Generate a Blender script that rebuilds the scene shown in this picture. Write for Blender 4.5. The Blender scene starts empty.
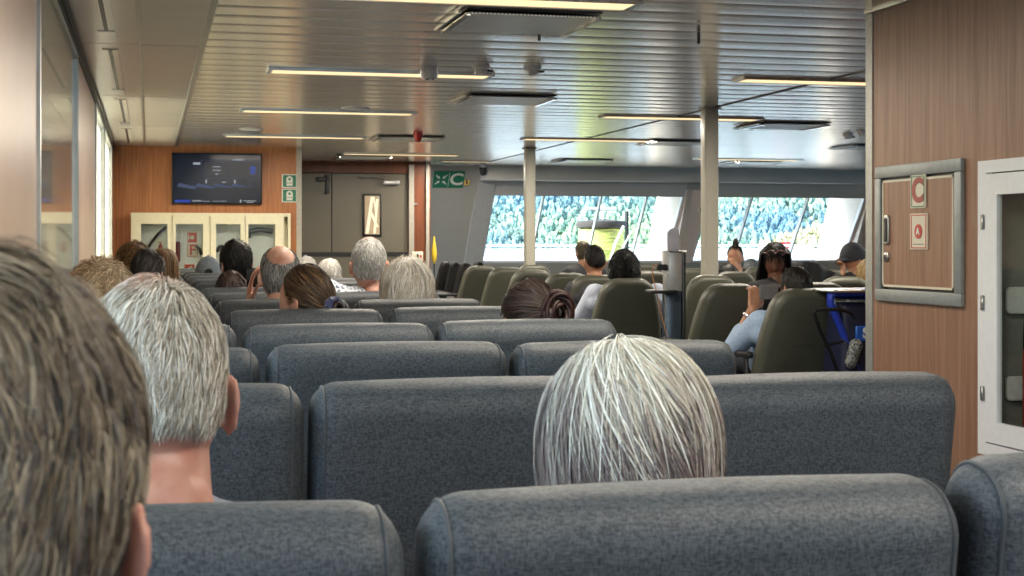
import bpy, bmesh, math, random
import numpy as np
from mathutils import Vector, Matrix
random.seed(7); rng = np.random.default_rng(7)
scene = bpy.context.scene
C = scene.collection

# ------------------------------------------------------------------ camera, exposure, light
F = 1500.0; YAW = math.radians(13.6); CY, SY = math.cos(YAW), math.sin(YAW); CZ = 1.19; HOR = 244.0
cam = bpy.data.cameras.new('camera'); camo = bpy.data.objects.new('camera', cam); C.objects.link(camo)
cam.sensor_width = 36; cam.lens = F / 1024 * 36; cam.shift_y = (HOR - 288) / 1024
cam.clip_start = 0.05; cam.clip_end = 5000
camo.location = (0, 0, CZ); camo.rotation_euler = (math.pi / 2, 0, -YAW)
cam.dof.use_dof = True; cam.dof.focus_distance = 4.5; cam.dof.aperture_fstop = 19
scene.camera = camo
vs = scene.view_settings
vs.view_transform = 'Standard'; vs.look = 'None'; vs.gamma = 1; vs.use_curve_mapping = False; vs.exposure = 0.18
world = bpy.data.worlds.new('world'); scene.world = world; world.use_nodes = True
wn = world.node_tree.nodes; wl = world.node_tree.links
sky = wn.new('ShaderNodeTexSky'); sky.sky_type = 'NISHITA'; sky.sun_disc = False
sky.sun_elevation = math.radians(48); sky.sun_rotation = math.radians(-75); sky.dust_density = 2.5; sky.air_density = 1.0
wl.new(sky.outputs[0], wn['Background'].inputs[0]); wn['Background'].inputs[1].default_value = 1.15
sl = bpy.data.lights.new('sun', 'SUN'); sl.energy = 14.5; sl.angle = math.radians(1.0); sl.color = (1, .95, .86)
so = bpy.data.objects.new('sun', sl); C.objects.link(so)
so.rotation_euler = Vector((-.72, -.12, .72)).to_track_quat('Z', 'Y').to_euler()
scene.cycles.max_bounces = 7; scene.cycles.diffuse_bounces = 4; scene.cycles.glossy_bounces = 4
scene.cycles.transmission_bounces = 6; scene.cycles.transparent_max_bounces = 12
scene.cycles.caustics_reflective = False; scene.cycles.caustics_refractive = False
scene.cycles.use_denoising = True; scene.cycles.sample_clamp_indirect = 6
scene.cycles.use_adaptive_sampling = True; scene.cycles.adaptive_threshold = 0.015

def portal(loc, rot, sx, sy):
    l = bpy.data.lights.new('window_daylight', 'AREA'); l.shape = 'RECTANGLE'; l.size = sx; l.size_y = sy
    l.cycles.is_portal = True
    o = bpy.data.objects.new('window_daylight', l); C.objects.link(o); o.location = loc; o.rotation_euler = rot
portal((-.50, 2.0, 1.55), (0, -math.pi / 2, 0), 1.3, 3.6)      # near side window, facing into the room
portal((1.6, -1.75, 1.5), (math.pi / 2, 0, 0), 2.8, 1.2)           # aft window behind the camera
portal((11.75, 13.0, 1.55), (0, math.pi / 2, 0), 1.3, 11.0)    # unseen starboard windows, added for daylight
LAMP_POWER = 50.0       # watts of every ceiling lamp
LAMP_COL = (1.0, .90, .76)

# ------------------------------------------------------------------ helpers
def X_at(u, z): return (u - 149.0) / F * CY * z          # lateral position of a column of the photo at depth z
def Y_at(x, z): return (z - SY * x) / CY
def H_at(v, z): return CZ + (HOR - v) / F * z
def at(u, v, z):
    x = X_at(u, z); return Vector((x, Y_at(x, z), H_at(v, z)))

def tag(o, label=None, cat=None, group=None, kind=None):
    if label: o['label'] = label
    if cat: o['category'] = cat
    if group: o['group'] = group
    if kind: o['kind'] = kind
    return o
def empty(name, loc, rz=0, label=None, cat=None, group=None):
    o = bpy.data.objects.new(name, None); C.objects.link(o); o.empty_display_size = .1
    o.location = loc; o.rotation_euler = (0, 0, rz)
    return tag(o, label, cat, group)
def kids(o): return list(o.children)
def copy_tree(o, parent=None):
    c = o.copy(); C.objects.link(c); c.parent = parent
    for ch in kids(o): copy_tree(ch, c)
    return c
def mesh_link(name, me, m, parent=None):
    if m is not None:
        me.materials.clear(); me.materials.append(m)
    o = bpy.data.objects.new(name, me); C.objects.link(o)
    if parent: o.parent = parent
    return o

class MB:
    def __init__(s): s.v = []; s.f = []
    def add(s, v, f):
        n = len(s.v); s.v += [tuple(p) for p in v]; s.f += [tuple(i + n for i in q) for q in f]; return s
    def box(s, x0, x1, y0, y1, z0, z1):
        return s.add([(x0,y0,z0),(x1,y0,z0),(x1,y1,z0),(x0,y1,z0),(x0,y0,z1),(x1,y0,z1),(x1,y1,z1),(x0,y1,z1)],
                     [(3,2,1,0),(4,5,6,7),(0,1,5,4),(1,2,6,5),(2,3,7,6),(3,0,4,7)])
    def rbox(s, x0, x1, y0, y1, z0, z1, r=.01, seg=3):
        bm = bmesh.new(); bmesh.ops.create_cube(bm, size=1)
        for v in bm.verts: v.co = Vector(((x0+x1)/2+v.co.x*(x1-x0), (y0+y1)/2+v.co.y*(y1-y0), (z0+z1)/2+v.co.z*(z1-z0)))
        bmesh.ops.bevel(bm, geom=bm.edges[:], offset=r, segments=seg, profile=.5, affect='EDGES')
        bm.verts.index_update()
        s.add([v.co.copy() for v in bm.verts], [[v.index for v in f.verts] for f in bm.faces]); bm.free(); return s
    def tube(s, pts, r, n=8, caps=True):
        pts = [Vector(p) for p in pts]; rs = r if isinstance(r, (list, tuple)) else [r]*len(pts)
        v = []; f = []; k = len(pts)
        t = (pts[1]-pts[0]).normalized(); a = t.orthogonal().normalized()
        for i, p in enumerate(pts):
            t = ((pts[min(i+1,k-1)]-pts[max(i-1,0)])).normalized()
            a = (a - t*a.dot(t)).normalized(); b = t.cross(a)
            for j in range(n):
                w = 2*math.pi*j/n; v.append(p + (a*math.cos(w)+b*math.sin(w))*rs[i])
        for i in range(k-1):
            for j in range(n):
                j2 = (j+1) % n; f.append((i*n+j, i*n+j2, (i+1)*n+j2, (i+1)*n+j))
        if caps: f.append(tuple(range(n-1,-1,-1))); f.append(tuple((k-1)*n+j for j in range(n)))
        return s.add(v, f)
    def capsule(s, p0, p1, r0, r1, n=14, m=5):
        p0 = Vector(p0); p1 = Vector(p1); d = p1-p0
        if d.length < 1e-6: d = Vector((0,0,1e-4)); p1 = p0+d
        t = d.normalized(); pts = []; rs = []
        for i in range(m+1):
            a = -math.pi/2 + math.pi/2*i/m; pts.append(p0+t*r0*math.sin(a)); rs.append(max(r0*math.cos(a), r0*.02))
        for i in range(m+1):
            a = math.pi/2*i/m; pts.append(p1+t*r1*math.sin(a)); rs.append(max(r1*math.cos(a), r1*.02))
        v = []; f = []; a = t.orthogonal().normalized(); b = t.cross(a)
        for p, r in zip(pts, rs):
            for j in range(n):
                w = 2*math.pi*j/n; v.append(p+(a*math.cos(w)+b*math.sin(w))*r)
        k = len(pts)
        for i in range(k-1):
            for j in range(n):
                j2 = (j+1) % n; f.append((i*n+j, i*n+j2, (i+1)*n+j2, (i+1)*n+j))
        f.append(tuple(range(n-1,-1,-1))); f.append(tuple((k-1)*n+j for j in range(n)))
        return s.add(v, f)
    def lathe(s, prof, c=(0,0,0), n=24, axis='Z'):
        v = []; f = []; k = len(prof)
        for r, h in prof:
            for j in range(n):
                w = 2*math.pi*j/n; a, b = r*math.cos(w), r*math.sin(w)
                v.append({'Z':(c[0]+a,c[1]+b,c[2]+h),'Y':(c[0]+a,c[1]+h,c[2]+b),'X':(c[0]+h,c[1]+a,c[2]+b)}[axis])
        for i in range(k-1):
            for j in range(n):
                j2 = (j+1) % n; f.append((i*n+j, i*n+j2, (i+1)*n+j2, (i+1)*n+j))
        f.append(tuple(range(n-1,-1,-1))); f.append(tuple((k-1)*n+j for j in range(n)))
        return s.add(v, f)
    def pillow(s, outline, thick, r, seg=4, to3=lambda a,b,c:(a,c,b), dome=0.0):
        """closed 2D outline (a,b) thickened along c with rounded rims"""
        n = len(outline); c2 = Vector((sum(p[0] for p in outline)/n, sum(p[1] for p in outline)/n)); nor = []
        for i in range(n):
            p, q = Vector(outline[i-1]), Vector(outline[(i+1) % n]); t = (q-p).normalized(); nn = Vector((t.y,-t.x))
            if nn.dot(Vector(outline[i])-c2) < 0: nn = -nn
            nor.append(nn)
        rings = []
        for i in range(seg+1):
            a = math.pi/2*i/seg; rings.append((r*(1-math.sin(a)), -thick/2+r*(1-math.cos(a))))
        rings += [(d, -c) for d, c in reversed(rings)]
        v = []; f = []
        def ringv(d, c, k=1.0):
            for p, nn in zip(outline, nor):
                q = Vector(p)-nn*d; q = c2+(q-c2)*k; v.append(to3(q.x, q.y, c))
        inner = [(.85,.35),(.6,.75),(.3,.95)]
        for k, e in reversed(inner): ringv(r, -thick/2-dome*e, k)
        for d, c in rings: ringv(d, c)
        for k, e in inner: ringv(r, thick/2+dome*e, k)
        k = len(v)//n
        for i in range(k-1):
            for j in range(n):
                j2 = (j+1) % n; f.append((i*n+j, i*n+j2, (i+1)*n+j2, (i+1)*n+j))
        f.append(tuple(range(n-1,-1,-1))); f.append(tuple((k-1)*n+j for j in range(n)))
        return s.add(v, f)
    def build(s, name, m, parent=None, smooth=True, angle=40):
        me = bpy.data.meshes.new(name); me.from_pydata(s.v, [], s.f)
        bm = bmesh.new(); bm.from_mesh(me); bmesh.ops.recalc_face_normals(bm, faces=bm.faces[:]); bm.to_mesh(me); bm.free()
        if smooth: me.shade_smooth(); me.set_sharp_from_angle(angle=math.radians(angle))
        return mesh_link(name, me, m, parent)

def text_mb(s, size, to3, depth=.002, bold=0.0):
    cu = bpy.data.curves.new('lettering', 'FONT'); cu.body = s; cu.size = size; cu.align_x = 'CENTER'; cu.align_y = 'CENTER'
    cu.extrude = depth; cu.offset = bold; cu.resolution_u = 4
    o = bpy.data.objects.new('lettering', cu); C.objects.link(o)
    bpy.context.view_layer.update()
    me = bpy.data.meshes.new_from_object(o.evaluated_get(bpy.context.evaluated_depsgraph_get()))
    mb = MB(); mb.add([to3(*v.co) for v in me.vertices], [tuple(p.vertices) for p in me.polygons])
    bpy.data.objects.remove(o); bpy.data.curves.remove(cu); bpy.data.meshes.remove(me)
    return mb

# ------------------------------------------------------------------ materials
def newmat(name):
    m = bpy.data.materials.new(name); m.use_nodes = True; return m, m.node_tree.nodes, m.node_tree.links, m.node_tree.nodes['Principled BSDF']
def mat(name, col, rough=.5, metal=0., var=.06, scale=30., bump=0., bscale=200., spec=.5, coat=0., stretch=(1,1,1), col2=None, sss=0, sheen=0):
    m, n, l, b = newmat(name)
    b.inputs['Roughness'].default_value = rough; b.inputs['Metallic'].default_value = metal
    b.inputs['Specular IOR Level'].default_value = spec; b.inputs['Coat Weight'].default_value = coat
    if sss: b.inputs['Subsurface Weight'].default_value = sss; b.inputs['Subsurface Radius'].default_value = (.012,.004,.002); b.inputs['Subsurface Scale'].default_value = 1
    if sheen: b.inputs['Sheen Weight'].default_value = sheen
    tc = n.new('ShaderNodeTexCoord'); mp = n.new('ShaderNodeMapping'); mp.inputs['Scale'].default_value = stretch
    l.new(tc.outputs['Object'], mp.inputs[0])
    nz = n.new('ShaderNodeTexNoise'); nz.inputs['Scale'].default_value = scale; nz.inputs['Detail'].default_value = 4
    l.new(mp.outputs[0], nz.inputs['Vector'])
    mx = n.new('ShaderNodeMix'); mx.data_type = 'RGBA'
    c2 = col2 or tuple(max(0, c*(1-var*2)) for c in col)
    rp = n.new('ShaderNodeMapRange'); rp.inputs[1].default_value = .35; rp.inputs[2].default_value = .65
    l.new(nz.outputs[0], rp.inputs[0]); l.new(rp.outputs[0], mx.inputs[0])
    mx.inputs[6].default_value = (*c2, 1); mx.inputs[7].default_value = (*col, 1)
    l.new(mx.outputs[2], b.inputs['Base Color'])
    if bump:
        n2 = n.new('ShaderNodeTexNoise'); n2.inputs['Scale'].default_value = bscale; n2.inputs['Detail'].default_value = 3
        l.new(mp.outputs[0], n2.inputs['Vector'])
        bp = n.new('ShaderNodeBump'); bp.inputs['Strength'].default_value = bump; bp.inputs['Distance'].default_value = .004
        l.new(n2.outputs[0], bp.inputs['Height']); l.new(bp.outputs[0], b.inputs['Normal'])
    return m
def emis(name, col, s, rough=.5):
    m, n, l, b = newmat(name); b.inputs['Base Color'].default_value = (*[c*.3 for c in col], 1); b.inputs['Roughness'].default_value = rough; b.inputs['Specular IOR Level'].default_value = .25
    b.inputs['Emission Color'].default_value = (*col, 1); b.inputs['Emission Strength'].default_value = s; return m
def wood(name, c1, c2, rough=.38):
    m, n, l, b = newmat(name); tc = n.new('ShaderNodeTexCoord')
    mp = n.new('ShaderNodeMapping'); mp.inputs['Scale'].default_value = (22, 22, .9); l.new(tc.outputs['Object'], mp.inputs[0])
    a = n.new('ShaderNodeTexNoise'); a.inputs['Scale'].default_value = 1.6; a.inputs['Detail'].default_value = 8; a.inputs['Distortion'].default_value = .35; l.new(mp.outputs[0], a.inputs['Vector'])
    mp2 = n.new('ShaderNodeMapping'); mp2.inputs['Scale'].default_value = (160, 160, 5); l.new(tc.outputs['Object'], mp2.inputs[0])
    a2 = n.new('ShaderNodeTexNoise'); a2.inputs['Scale'].default_value = 1.3; a2.inputs['Detail'].default_value = 3; l.new(mp2.outputs[0], a2.inputs['Vector'])
    md = n.new('ShaderNodeMath'); md.operation = 'MULTIPLY_ADD'; md.inputs[1].default_value = .35; l.new(a2.outputs[0], md.inputs[0]); 
    md2 = n.new('ShaderNodeMath'); md2.operation = 'MULTIPLY'; md2.inputs[1].default_value = .65; l.new(a.outputs[0], md2.inputs[0]); l.new(md2.outputs[0], md.inputs[2])
    cr = n.new('ShaderNodeValToRGB'); cr.color_ramp.elements[0].position = .34; cr.color_ramp.elements[1].position = .66
    cr.color_ramp.elements[0].color = (*c1, 1); cr.color_ramp.elements[1].color = (*c2, 1)
    l.new(md.outputs[0], cr.inputs[0]); l.new(cr.outputs[0], b.inputs['Base Color'])
    b.inputs['Roughness'].default_value = rough; b.inputs['Specular IOR Level'].default_value = .4; return m
def glass(name, tint=(.9,.95,.97), refl=.08):
    m, n, l, b = newmat(name); n.remove(b); out = n['Material Output']
    t = n.new('ShaderNodeBsdfTransparent'); t.inputs[0].default_value = (*tint, 1)
    g = n.new('ShaderNodeBsdfGlossy'); g.inputs['Roughness'].default_value = .02
    fr = n.new('ShaderNodeFresnel'); fr.inputs[0].default_value = 1.45
    ge = n.new('ShaderNodeNewGeometry'); su = n.new('ShaderNodeMath'); su.operation = 'SUBTRACT'; su.inputs[0].default_value = 1; l.new(ge.outputs['Backfacing'], su.inputs[1])
    mu = n.new('ShaderNodeMath'); mu.operation = 'MULTIPLY'; l.new(fr.outputs[0], mu.inputs[0]); l.new(su.outputs[0], mu.inputs[1])   # only the outer face of a pane reflects
    mx = n.new('ShaderNodeMixShader'); l.new(mu.outputs[0], mx.inputs[0]); l.new(t.outputs[0], mx.inputs[1]); l.new(g.outputs[0], mx.inputs[2])
    l.new(mx.outputs[0], out.inputs[0]); return m
def vinyl(name, c1, c2, rough=.42):
    """heathered upholstery: fine woven speckle and a soft sheen"""
    m, n, l, b = newmat(name); tc = n.new('ShaderNodeTexCoord')
    mp = n.new('ShaderNodeMapping'); mp.inputs['Scale'].default_value = (420, 420, 160); l.new(tc.outputs['Object'], mp.inputs[0])
    a = n.new('ShaderNodeTexNoise'); a.inputs['Scale'].default_value = 1; a.inputs['Detail'].default_value = 2; l.new(mp.outputs[0], a.inputs['Vector'])
    mpb = n.new('ShaderNodeMapping'); mpb.inputs['Scale'].default_value = (140, 140, 480); l.new(tc.outputs['Object'], mpb.inputs[0])
    a2 = n.new('ShaderNodeTexNoise'); a2.inputs['Scale'].default_value = 1; a2.inputs['Detail'].default_value = 2; l.new(mpb.outputs[0], a2.inputs['Vector'])
    md = n.new('ShaderNodeMath'); md.operation = 'ADD'; l.new(a.outputs[0], md.inputs[0]); l.new(a2.outputs[0], md.inputs[1])
    cr = n.new('ShaderNodeMapRange'); cr.inputs[1].default_value = .75; cr.inputs[2].default_value = 1.25; l.new(md.outputs[0], cr.inputs[0])
    mx = n.new('ShaderNodeMix'); mx.data_type = 'RGBA'; mx.inputs[6].default_value = (*c1,1); mx.inputs[7].default_value = (*c2,1)
    l.new(cr.outputs[0], mx.inputs[0]); l.new(mx.outputs[2], b.inputs['Base Color'])
    big = n.new('ShaderNodeTexNoise'); big.inputs['Scale'].default_value = 9; big.inputs['Detail'].default_value = 2; l.new(tc.outputs['Object'], big.inputs['Vector'])
    bp = n.new('ShaderNodeBump'); bp.inputs['Strength'].default_value = .25; bp.inputs['Distance'].default_value = .002; l.new(md.outputs[0], bp.inputs['Height'])
    bp2 = n.new('ShaderNodeBump'); bp2.inputs['Strength'].default_value = .5; bp2.inputs['Distance'].default_value = .012; l.new(big.outputs[0], bp2.inputs['Height']); l.new(bp.outputs[0], bp2.inputs['Normal'])
    l.new(bp2.outputs[0], b.inputs['Normal']); b.inputs['Roughness'].default_value = rough; b.inputs['Specular IOR Level'].default_value = .2
    return m

M = {}
M['seat'] = vinyl('grey_vinyl', (.026,.033,.040), (.082,.090,.096), .52)
M['seat_pipe'] = mat('grey_piping', (.058,.064,.070), .55, spec=.2)
M['olive'] = mat('olive_vinyl', (.078,.080,.058), .42, var=.10, scale=120, bump=.15, bscale=600)
M['black_vinyl'] = mat('black_vinyl', (.006,.006,.007), .6, spec=.15)
M['metal'] = mat('brushed_metal', (.55,.56,.55), .32, 1.0, scale=8)
M['dark_metal'] = mat('dark_metal', (.05,.052,.055), .4, .6)
M['black'] = mat('black_plastic', (.012,.012,.013), .4)
M['wood'] = wood('cherry_laminate', (.38,.135,.045), (.60,.25,.09))
M['wood2'] = wood('walnut_laminate', (.20,.105,.064), (.34,.195,.13))
M['wood_dark'] = wood('mahogany_laminate', (.11,.034,.015), (.19,.06,.026))
M['peach'] = mat('peach_panel', (.64,.45,.34), .32, var=.03, scale=3)
M['cream'] = mat('cream_paint', (.86,.80,.58), .4, var=.03)
M['white'] = mat('white_paint', (.78,.80,.82), .4, var=.02)
M['ship_white'] = mat('ship_white', (.82,.82,.80), .55, var=.03, scale=4)
M['grey_wall'] = mat('grey_wall', (.42,.42,.385), .55, var=.03, scale=3)
M['header'] = mat('grey_blue_panel', (.58,.58,.56), .5, var=.03, scale=3)
M['shade'] = mat('roller_shade', (.58,.58,.56), .75, var=.04, scale=40)
M['door'] = mat('door_paint', (.135,.12,.088), .4, var=.04, scale=4)
M['panel_ceiling'] = mat('ceiling_panel', (.72,.69,.63), .28, var=.03, scale=3)
M['red'] = mat('red_paint', (.55,.03,.025), .35)
M['green_sign'] = mat('green_sign', (.015,.20,.11), .45, var=.02)
M['sign_white'] = mat('sign_white', (.78,.80,.74), .5, var=.02)
M['sign_cream'] = mat('sign_cream', (.66,.62,.50), .5, var=.02)
M['sign_red'] = mat('sign_red', (.50,.07,.05), .5, var=.02)
M['gold'] = mat('brass', (.55,.38,.10), .4, .5)
M['carpet'] = mat('carpet', (.09,.10,.12), .95, var=.3, scale=400)
M['glass'] = glass('window_glass')
M['cab_glass'] = glass('cabinet_glass', (.88,.9,.88))
M['blue'] = mat('blue_plastic', (.015,.04,.38), .35)
M['yellow'] = mat('yellow_plastic', (.75,.52,.04), .4)
M['concealed'] = mat('dark_gap', (.02,.02,.02), .8)
M['grey_plastic'] = mat('grey_plastic', (.84,.84,.82), .45)
M['deck'] = mat('deck_paint', (.55,.58,.57), .7, var=.06, scale=2)
M['lamp_glass'] = emis('lamp_diffuser', (1.0,.74,.40), 1.25)

# brushed aluminium slats: streaks and ripples run along the slat
def slat_mat():
    m, n, l, b = newmat('aluminium_slat'); tc = n.new('ShaderNodeTexCoord')
    mp = n.new('ShaderNodeMapping'); mp.inputs['Scale'].default_value = (.8, 26, 1); l.new(tc.outputs['Object'], mp.inputs[0])
    a = n.new('ShaderNodeTexNoise'); a.inputs['Scale'].default_value = 1; a.inputs['Detail'].default_value = 4; l.new(mp.outputs[0], a.inputs['Vector'])
    mp2 = n.new('ShaderNodeMapping'); mp2.inputs['Scale'].default_value = (.5, 7, 1); l.new(tc.outputs['Object'], mp2.inputs[0])
    c = n.new('ShaderNodeTexNoise'); c.inputs['Scale'].default_value = 1; c.inputs['Detail'].default_value = 1; l.new(mp2.outputs[0], c.inputs['Vector'])
    bp = n.new('ShaderNodeBump'); bp.inputs['Strength'].default_value = .10; bp.inputs['Distance'].default_value = .004; l.new(a.outputs[0], bp.inputs['Height'])
    bp2 = n.new('ShaderNodeBump'); bp2.inputs['Strength'].default_value = .2; bp2.inputs['Distance'].default_value = .01; l.new(c.outputs[0], bp2.inputs['Height']); l.new(bp.outputs[0], bp2.inputs['Normal'])
    l.new(bp2.outputs[0], b.inputs['Normal'])
    mx = n.new('ShaderNodeMix'); mx.data_type = 'RGBA'; mx.inputs[6].default_value = (.84,.79,.71,1); mx.inputs[7].default_value = (.96,.91,.83,1); l.new(a.outputs[0], mx.inputs[0])
    l.new(mx.outputs[2], b.inputs['Base Color']); b.inputs['Metallic'].default_value = .72; b.inputs['Roughness'].default_value = .21
    return m
M['slat'] = slat_mat()

# ------------------------------------------------------------------ the setting
XL, XW, XR = -.394, 3.345, 11.6
YB, YTV, YC, YD, YF = -1.6, 17.44, 6.58, 20.15, 20.97
ZC = 2.30
def struct(name, mb, m, parent=None, **k):
    o = mb.build(name, m, parent, **k)
    if parent is None: o['kind'] = 'structure'
    return o
def Yp(z): return 21.1 + .8 * (.95 - (z - CZ))       # leaning front bulkhead
struct('floor', MB().box(XL-.1, XR+.1, YB-.1, 22.45, -.08, 0), M['carpet'])
struct('wall_back', MB().box(XL-.1, .2, YB-.12, YB, 0, ZC).box(3.0, XW+.2, YB-.12, YB, 0, ZC).box(.2, 3.0, YB-.12, YB, 0, .9).box(.2, 3.0, YB-.12, YB, 2.1, ZC), M['peach'])
o = struct('window_11', MB().box(.2,.24,YB-.02,YB+.01,.9,2.1).box(2.96,3.0,YB-.02,YB+.01,.9,2.1).box(.2,3.0,YB-.02,YB+.01,.9,.94).box(.2,3.0,YB-.02,YB+.01,2.06,2.1), M['metal'])
MB().box(.2,3.0,YB-.066,YB-.06,.9,2.1).build('pane', M['glass'], o)
# left wall: solid parts and windows
segs = [(YB, .15), (3.85, 5.73), (8.67, 11.72), (13.75, 14.0), (16.55, YTV)]
wins = [(.15, 3.85), (5.73, 8.67), (11.72, 13.75), (14.0, 16.55)]
w = MB()
for a, b in segs: w.box(XL-.1, XL, a, b, 0, ZC)
for a, b in wins: w.box(XL-.1, XL, a, b, 0, .86); w.box(XL-.1, XL, a, b, 2.24, ZC)
struct('wall_left', w, M['peach'])
for i, (a, b) in enumerate(wins):
    m = MB()
    for y in (a+.012, b-.012): m.box(XL-.03, XL+.010, y-.012, y+.012, .86, 2.24)
    m.box(XL-.03, XL+.010, a, b, .86, .885); m.box(XL-.03, XL+.010, a, b, 2.215, 2.24)
    fr = struct('window_%d' % (i+1), m, M['metal'])
    g = MB().box(XL-.072, XL-.064, a+.02, b-.02, .88, 2.22).build('pane', M['glass'], fr)
shg = mat('grey_blind_gloss', (.44,.45,.39), .12, var=.03, scale=3, coat=.5)
s = MB().box(XL-.05, XL-.006, wins[1][0]+.026, wins[1][1]-.026, .89, 2.21).build('blind', shg, bpy.data.objects['window_2'])
m, n_, l_, b_ = newmat('cream_blind'); b_.inputs['Base Color'].default_value = (.85,.80,.68,1); b_.inputs['Roughness'].default_value = .7
tl = n_.new('ShaderNodeBsdfTranslucent'); tl.inputs[0].default_value = (.9,.84,.7,1); mxs = n_.new('ShaderNodeMixShader'); mxs.inputs[0].default_value = .6
l_.new(b_.outputs[0], mxs.inputs[1]); l_.new(tl.outputs[0], mxs.inputs[2]); l_.new(mxs.outputs[0], n_['Material Output'].inputs[0]); M['blind'] = m
MB().box(XL-.03, XL-.024, wins[2][0]+.026, wins[2][1]-.026, .89, 2.21).build('blind', M['blind'], bpy.data.objects['window_3'])
MB().box(XL-.03, XL-.024, wins[3][0]+.026, wins[3][1]-.026, .89, 2.21).build('blind', M['blind'], bpy.data.objects['window_4'])  # blind added here to make the clear window glow
t = MB().box(XL, XL+.03, YB, YTV, ZC-.035, ZC-.012).box(XL, XL+.014, YB, YTV, ZC-.06, ZC-.035)
struct('trim_1', t, M['dark_metal'])
struct('trim_2', MB().box(XL, XL+.012, 5.66, 5.70, 0, 2.24).box(XL, XL+.012, 8.70, 8.73, 0, 2.24).box(XL, XL+.012, 11.66, 11.69, 0, 2.24), M['metal'])

# partition on the right, with the recess for the white cabinet
WY0, WY1, WZ0, WZ1 = 4.80, 5.50, .36, 1.50
w = MB().box(XW, XW+.25, YB, WY0, 0, ZC).box(XW, XW+.25, WY1, YC, 0, ZC).box(XW, XW+.25, WY0, WY1, 0, WZ0).box(XW, XW+.25, WY0, WY1, WZ1, ZC).box(XW+.2, XW+.25, WY0, WY1, WZ0, WZ1)
struct('wall_right', w, M['wood2'])
struct('wall_partition', MB().box(XW+.25, XR, YC-.1, YC, 0, ZC), M['wood2'])
struct('trim_3', MB().box(XW-.006, XW+.03, YC-.055, YC+.012, 0, ZC), mat('grey_edge_trim', (.42,.43,.41), .4, .5))
struct('trim_4', MB().box(XW-.02, XW, YB, YC, ZC-.012, ZC).box(XW-.012, XW, YB, YC, 0, .09), M['metal'])
# starboard wall; its unseen windows are added to let in daylight
w = MB()
ry = [(6.58, 7.3), (9.9, 10.3), (12.9, 13.3), (15.9, 16.3), (18.9, 22.3)]
for a, b in ry: w.box(XR, XR+.1, a, b, 0, ZC)
for a, b in zip([r[1] for r in ry[:-1]], [r[0] for r in ry[1:]]): w.box(XR, XR+.1, a, b, 0, .9).box(XR, XR+.1, a, b, 2.1, ZC)
struct('wall_starboard', w, M['grey_wall'])
k = 4
for a, b in zip([r[1] for r in ry[:-1]], [r[0] for r in ry[1:]]):
    k += 1; m = MB().box(XR-.01, XR+.02, a, a+.04, .9, 2.1).box(XR-.01, XR+.02, b-.04, b, .9, 2.1).box(XR-.01, XR+.02, a, b, .9, .94).box(XR-.01, XR+.02, a, b, 2.06, 2.1)
    fr = struct('window_%d' % k, m, M['metal']); MB().box(XR+.05, XR+.056, a, b, .9, 2.1).build('pane', M['glass'], fr)

# wall with the television, door alcove
struct('wall_television', MB().box(XL-.1, 1.66, YTV, YTV+.12, 0, ZC), M['wood'])
struct('trim_5', MB().box(1.655, 1.715, YTV-.008, YTV+.13, 0, ZC), mat('light_edge_trim', (.55,.52,.44), .45))
struct('wall_alcove', MB().box(1.60, 1.66, YTV+.12, YD+.2, 0, ZC), M['grey_wall'])
struct('wall_doorway', MB().box(1.66, 3.42, YD, YD+.12, 2.15, ZC).box(1.66, 1.98, YD, YD+.12, 0, 2.15).box(3.42, 3.73, YD, YD+.12, 0, ZC), M['wood_dark'])
struct('trim_6', MB().box(3.43, 3.50, YD-.03, YD, 0, ZC-.03).box(3.665, 3.71, YD-.03, YD+.85, 0, ZC), mat('warm_grey_trim', (.36,.34,.29), .45))
struct('door_gap_blocker', MB().box(1.95, 3.45, YD+.075, YD+.12, 0, 2.16), M['black'])  # black sheet added to block the sky showing between the leaves
d = MB().rbox(1.98, 2.38, YD+.02, YD+.07, .02, 2.14, .004, 1).rbox(2.39, 3.42, YD+.02, YD+.07, .02, 2.14, .004, 1)
door = struct('door_1', d, M['door'])
MB().box(1.98, 3.42, YD-.004, YD+.02, 1.02, 1.08).build('push_bar', M['black'], door)
MB().box(1.98, 3.42, YD+.004, YD+.02, .3, 1.02).build('kick_plate', M['door'], door)
MB().rbox(2.80, 3.06, YD+.0, YD+.02, 1.29, 1.87, .01, 2).build('window_frame', M['black'], door)
lit = mat('corridor_light_paint', (.55,.42,.28), .2)  # corridor light is put into the colour of this opaque pane
pn = MB().box(2.83, 3.03, YD-.006, YD+.0, 1.32, 1.84).build('door_pane', lit, door)
st = MB()
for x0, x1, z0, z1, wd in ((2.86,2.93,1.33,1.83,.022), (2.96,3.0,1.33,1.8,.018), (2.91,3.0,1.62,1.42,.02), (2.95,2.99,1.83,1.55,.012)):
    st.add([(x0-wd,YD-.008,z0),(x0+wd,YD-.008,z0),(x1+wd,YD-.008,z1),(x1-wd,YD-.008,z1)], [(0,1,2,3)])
st.build('painted_daylight_streak', emis('painted_door_daylight', (1,.86,.62), .75), door)  # glowing strips painted as daylight; nothing shines through the pane
MB().rbox(3.08, 3.30, YD-.04, YD+.02, 1.99, 2.05, .008, 2).tube([(3.12,YD-.02,2.07),(2.88,YD-.03,2.09),(2.75,YD,2.09)], .008, 6).build('door_closer', M['metal'], door)
MB().rbox(2.18, 2.36, YD-.03, YD+.02, 2.03, 2.08, .008, 2).rbox(2.30, 2.35, YD-.03, YD+.02, 1.86, 2.12, .006, 2).build('door_latch', M['dark_metal'], door)

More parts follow.
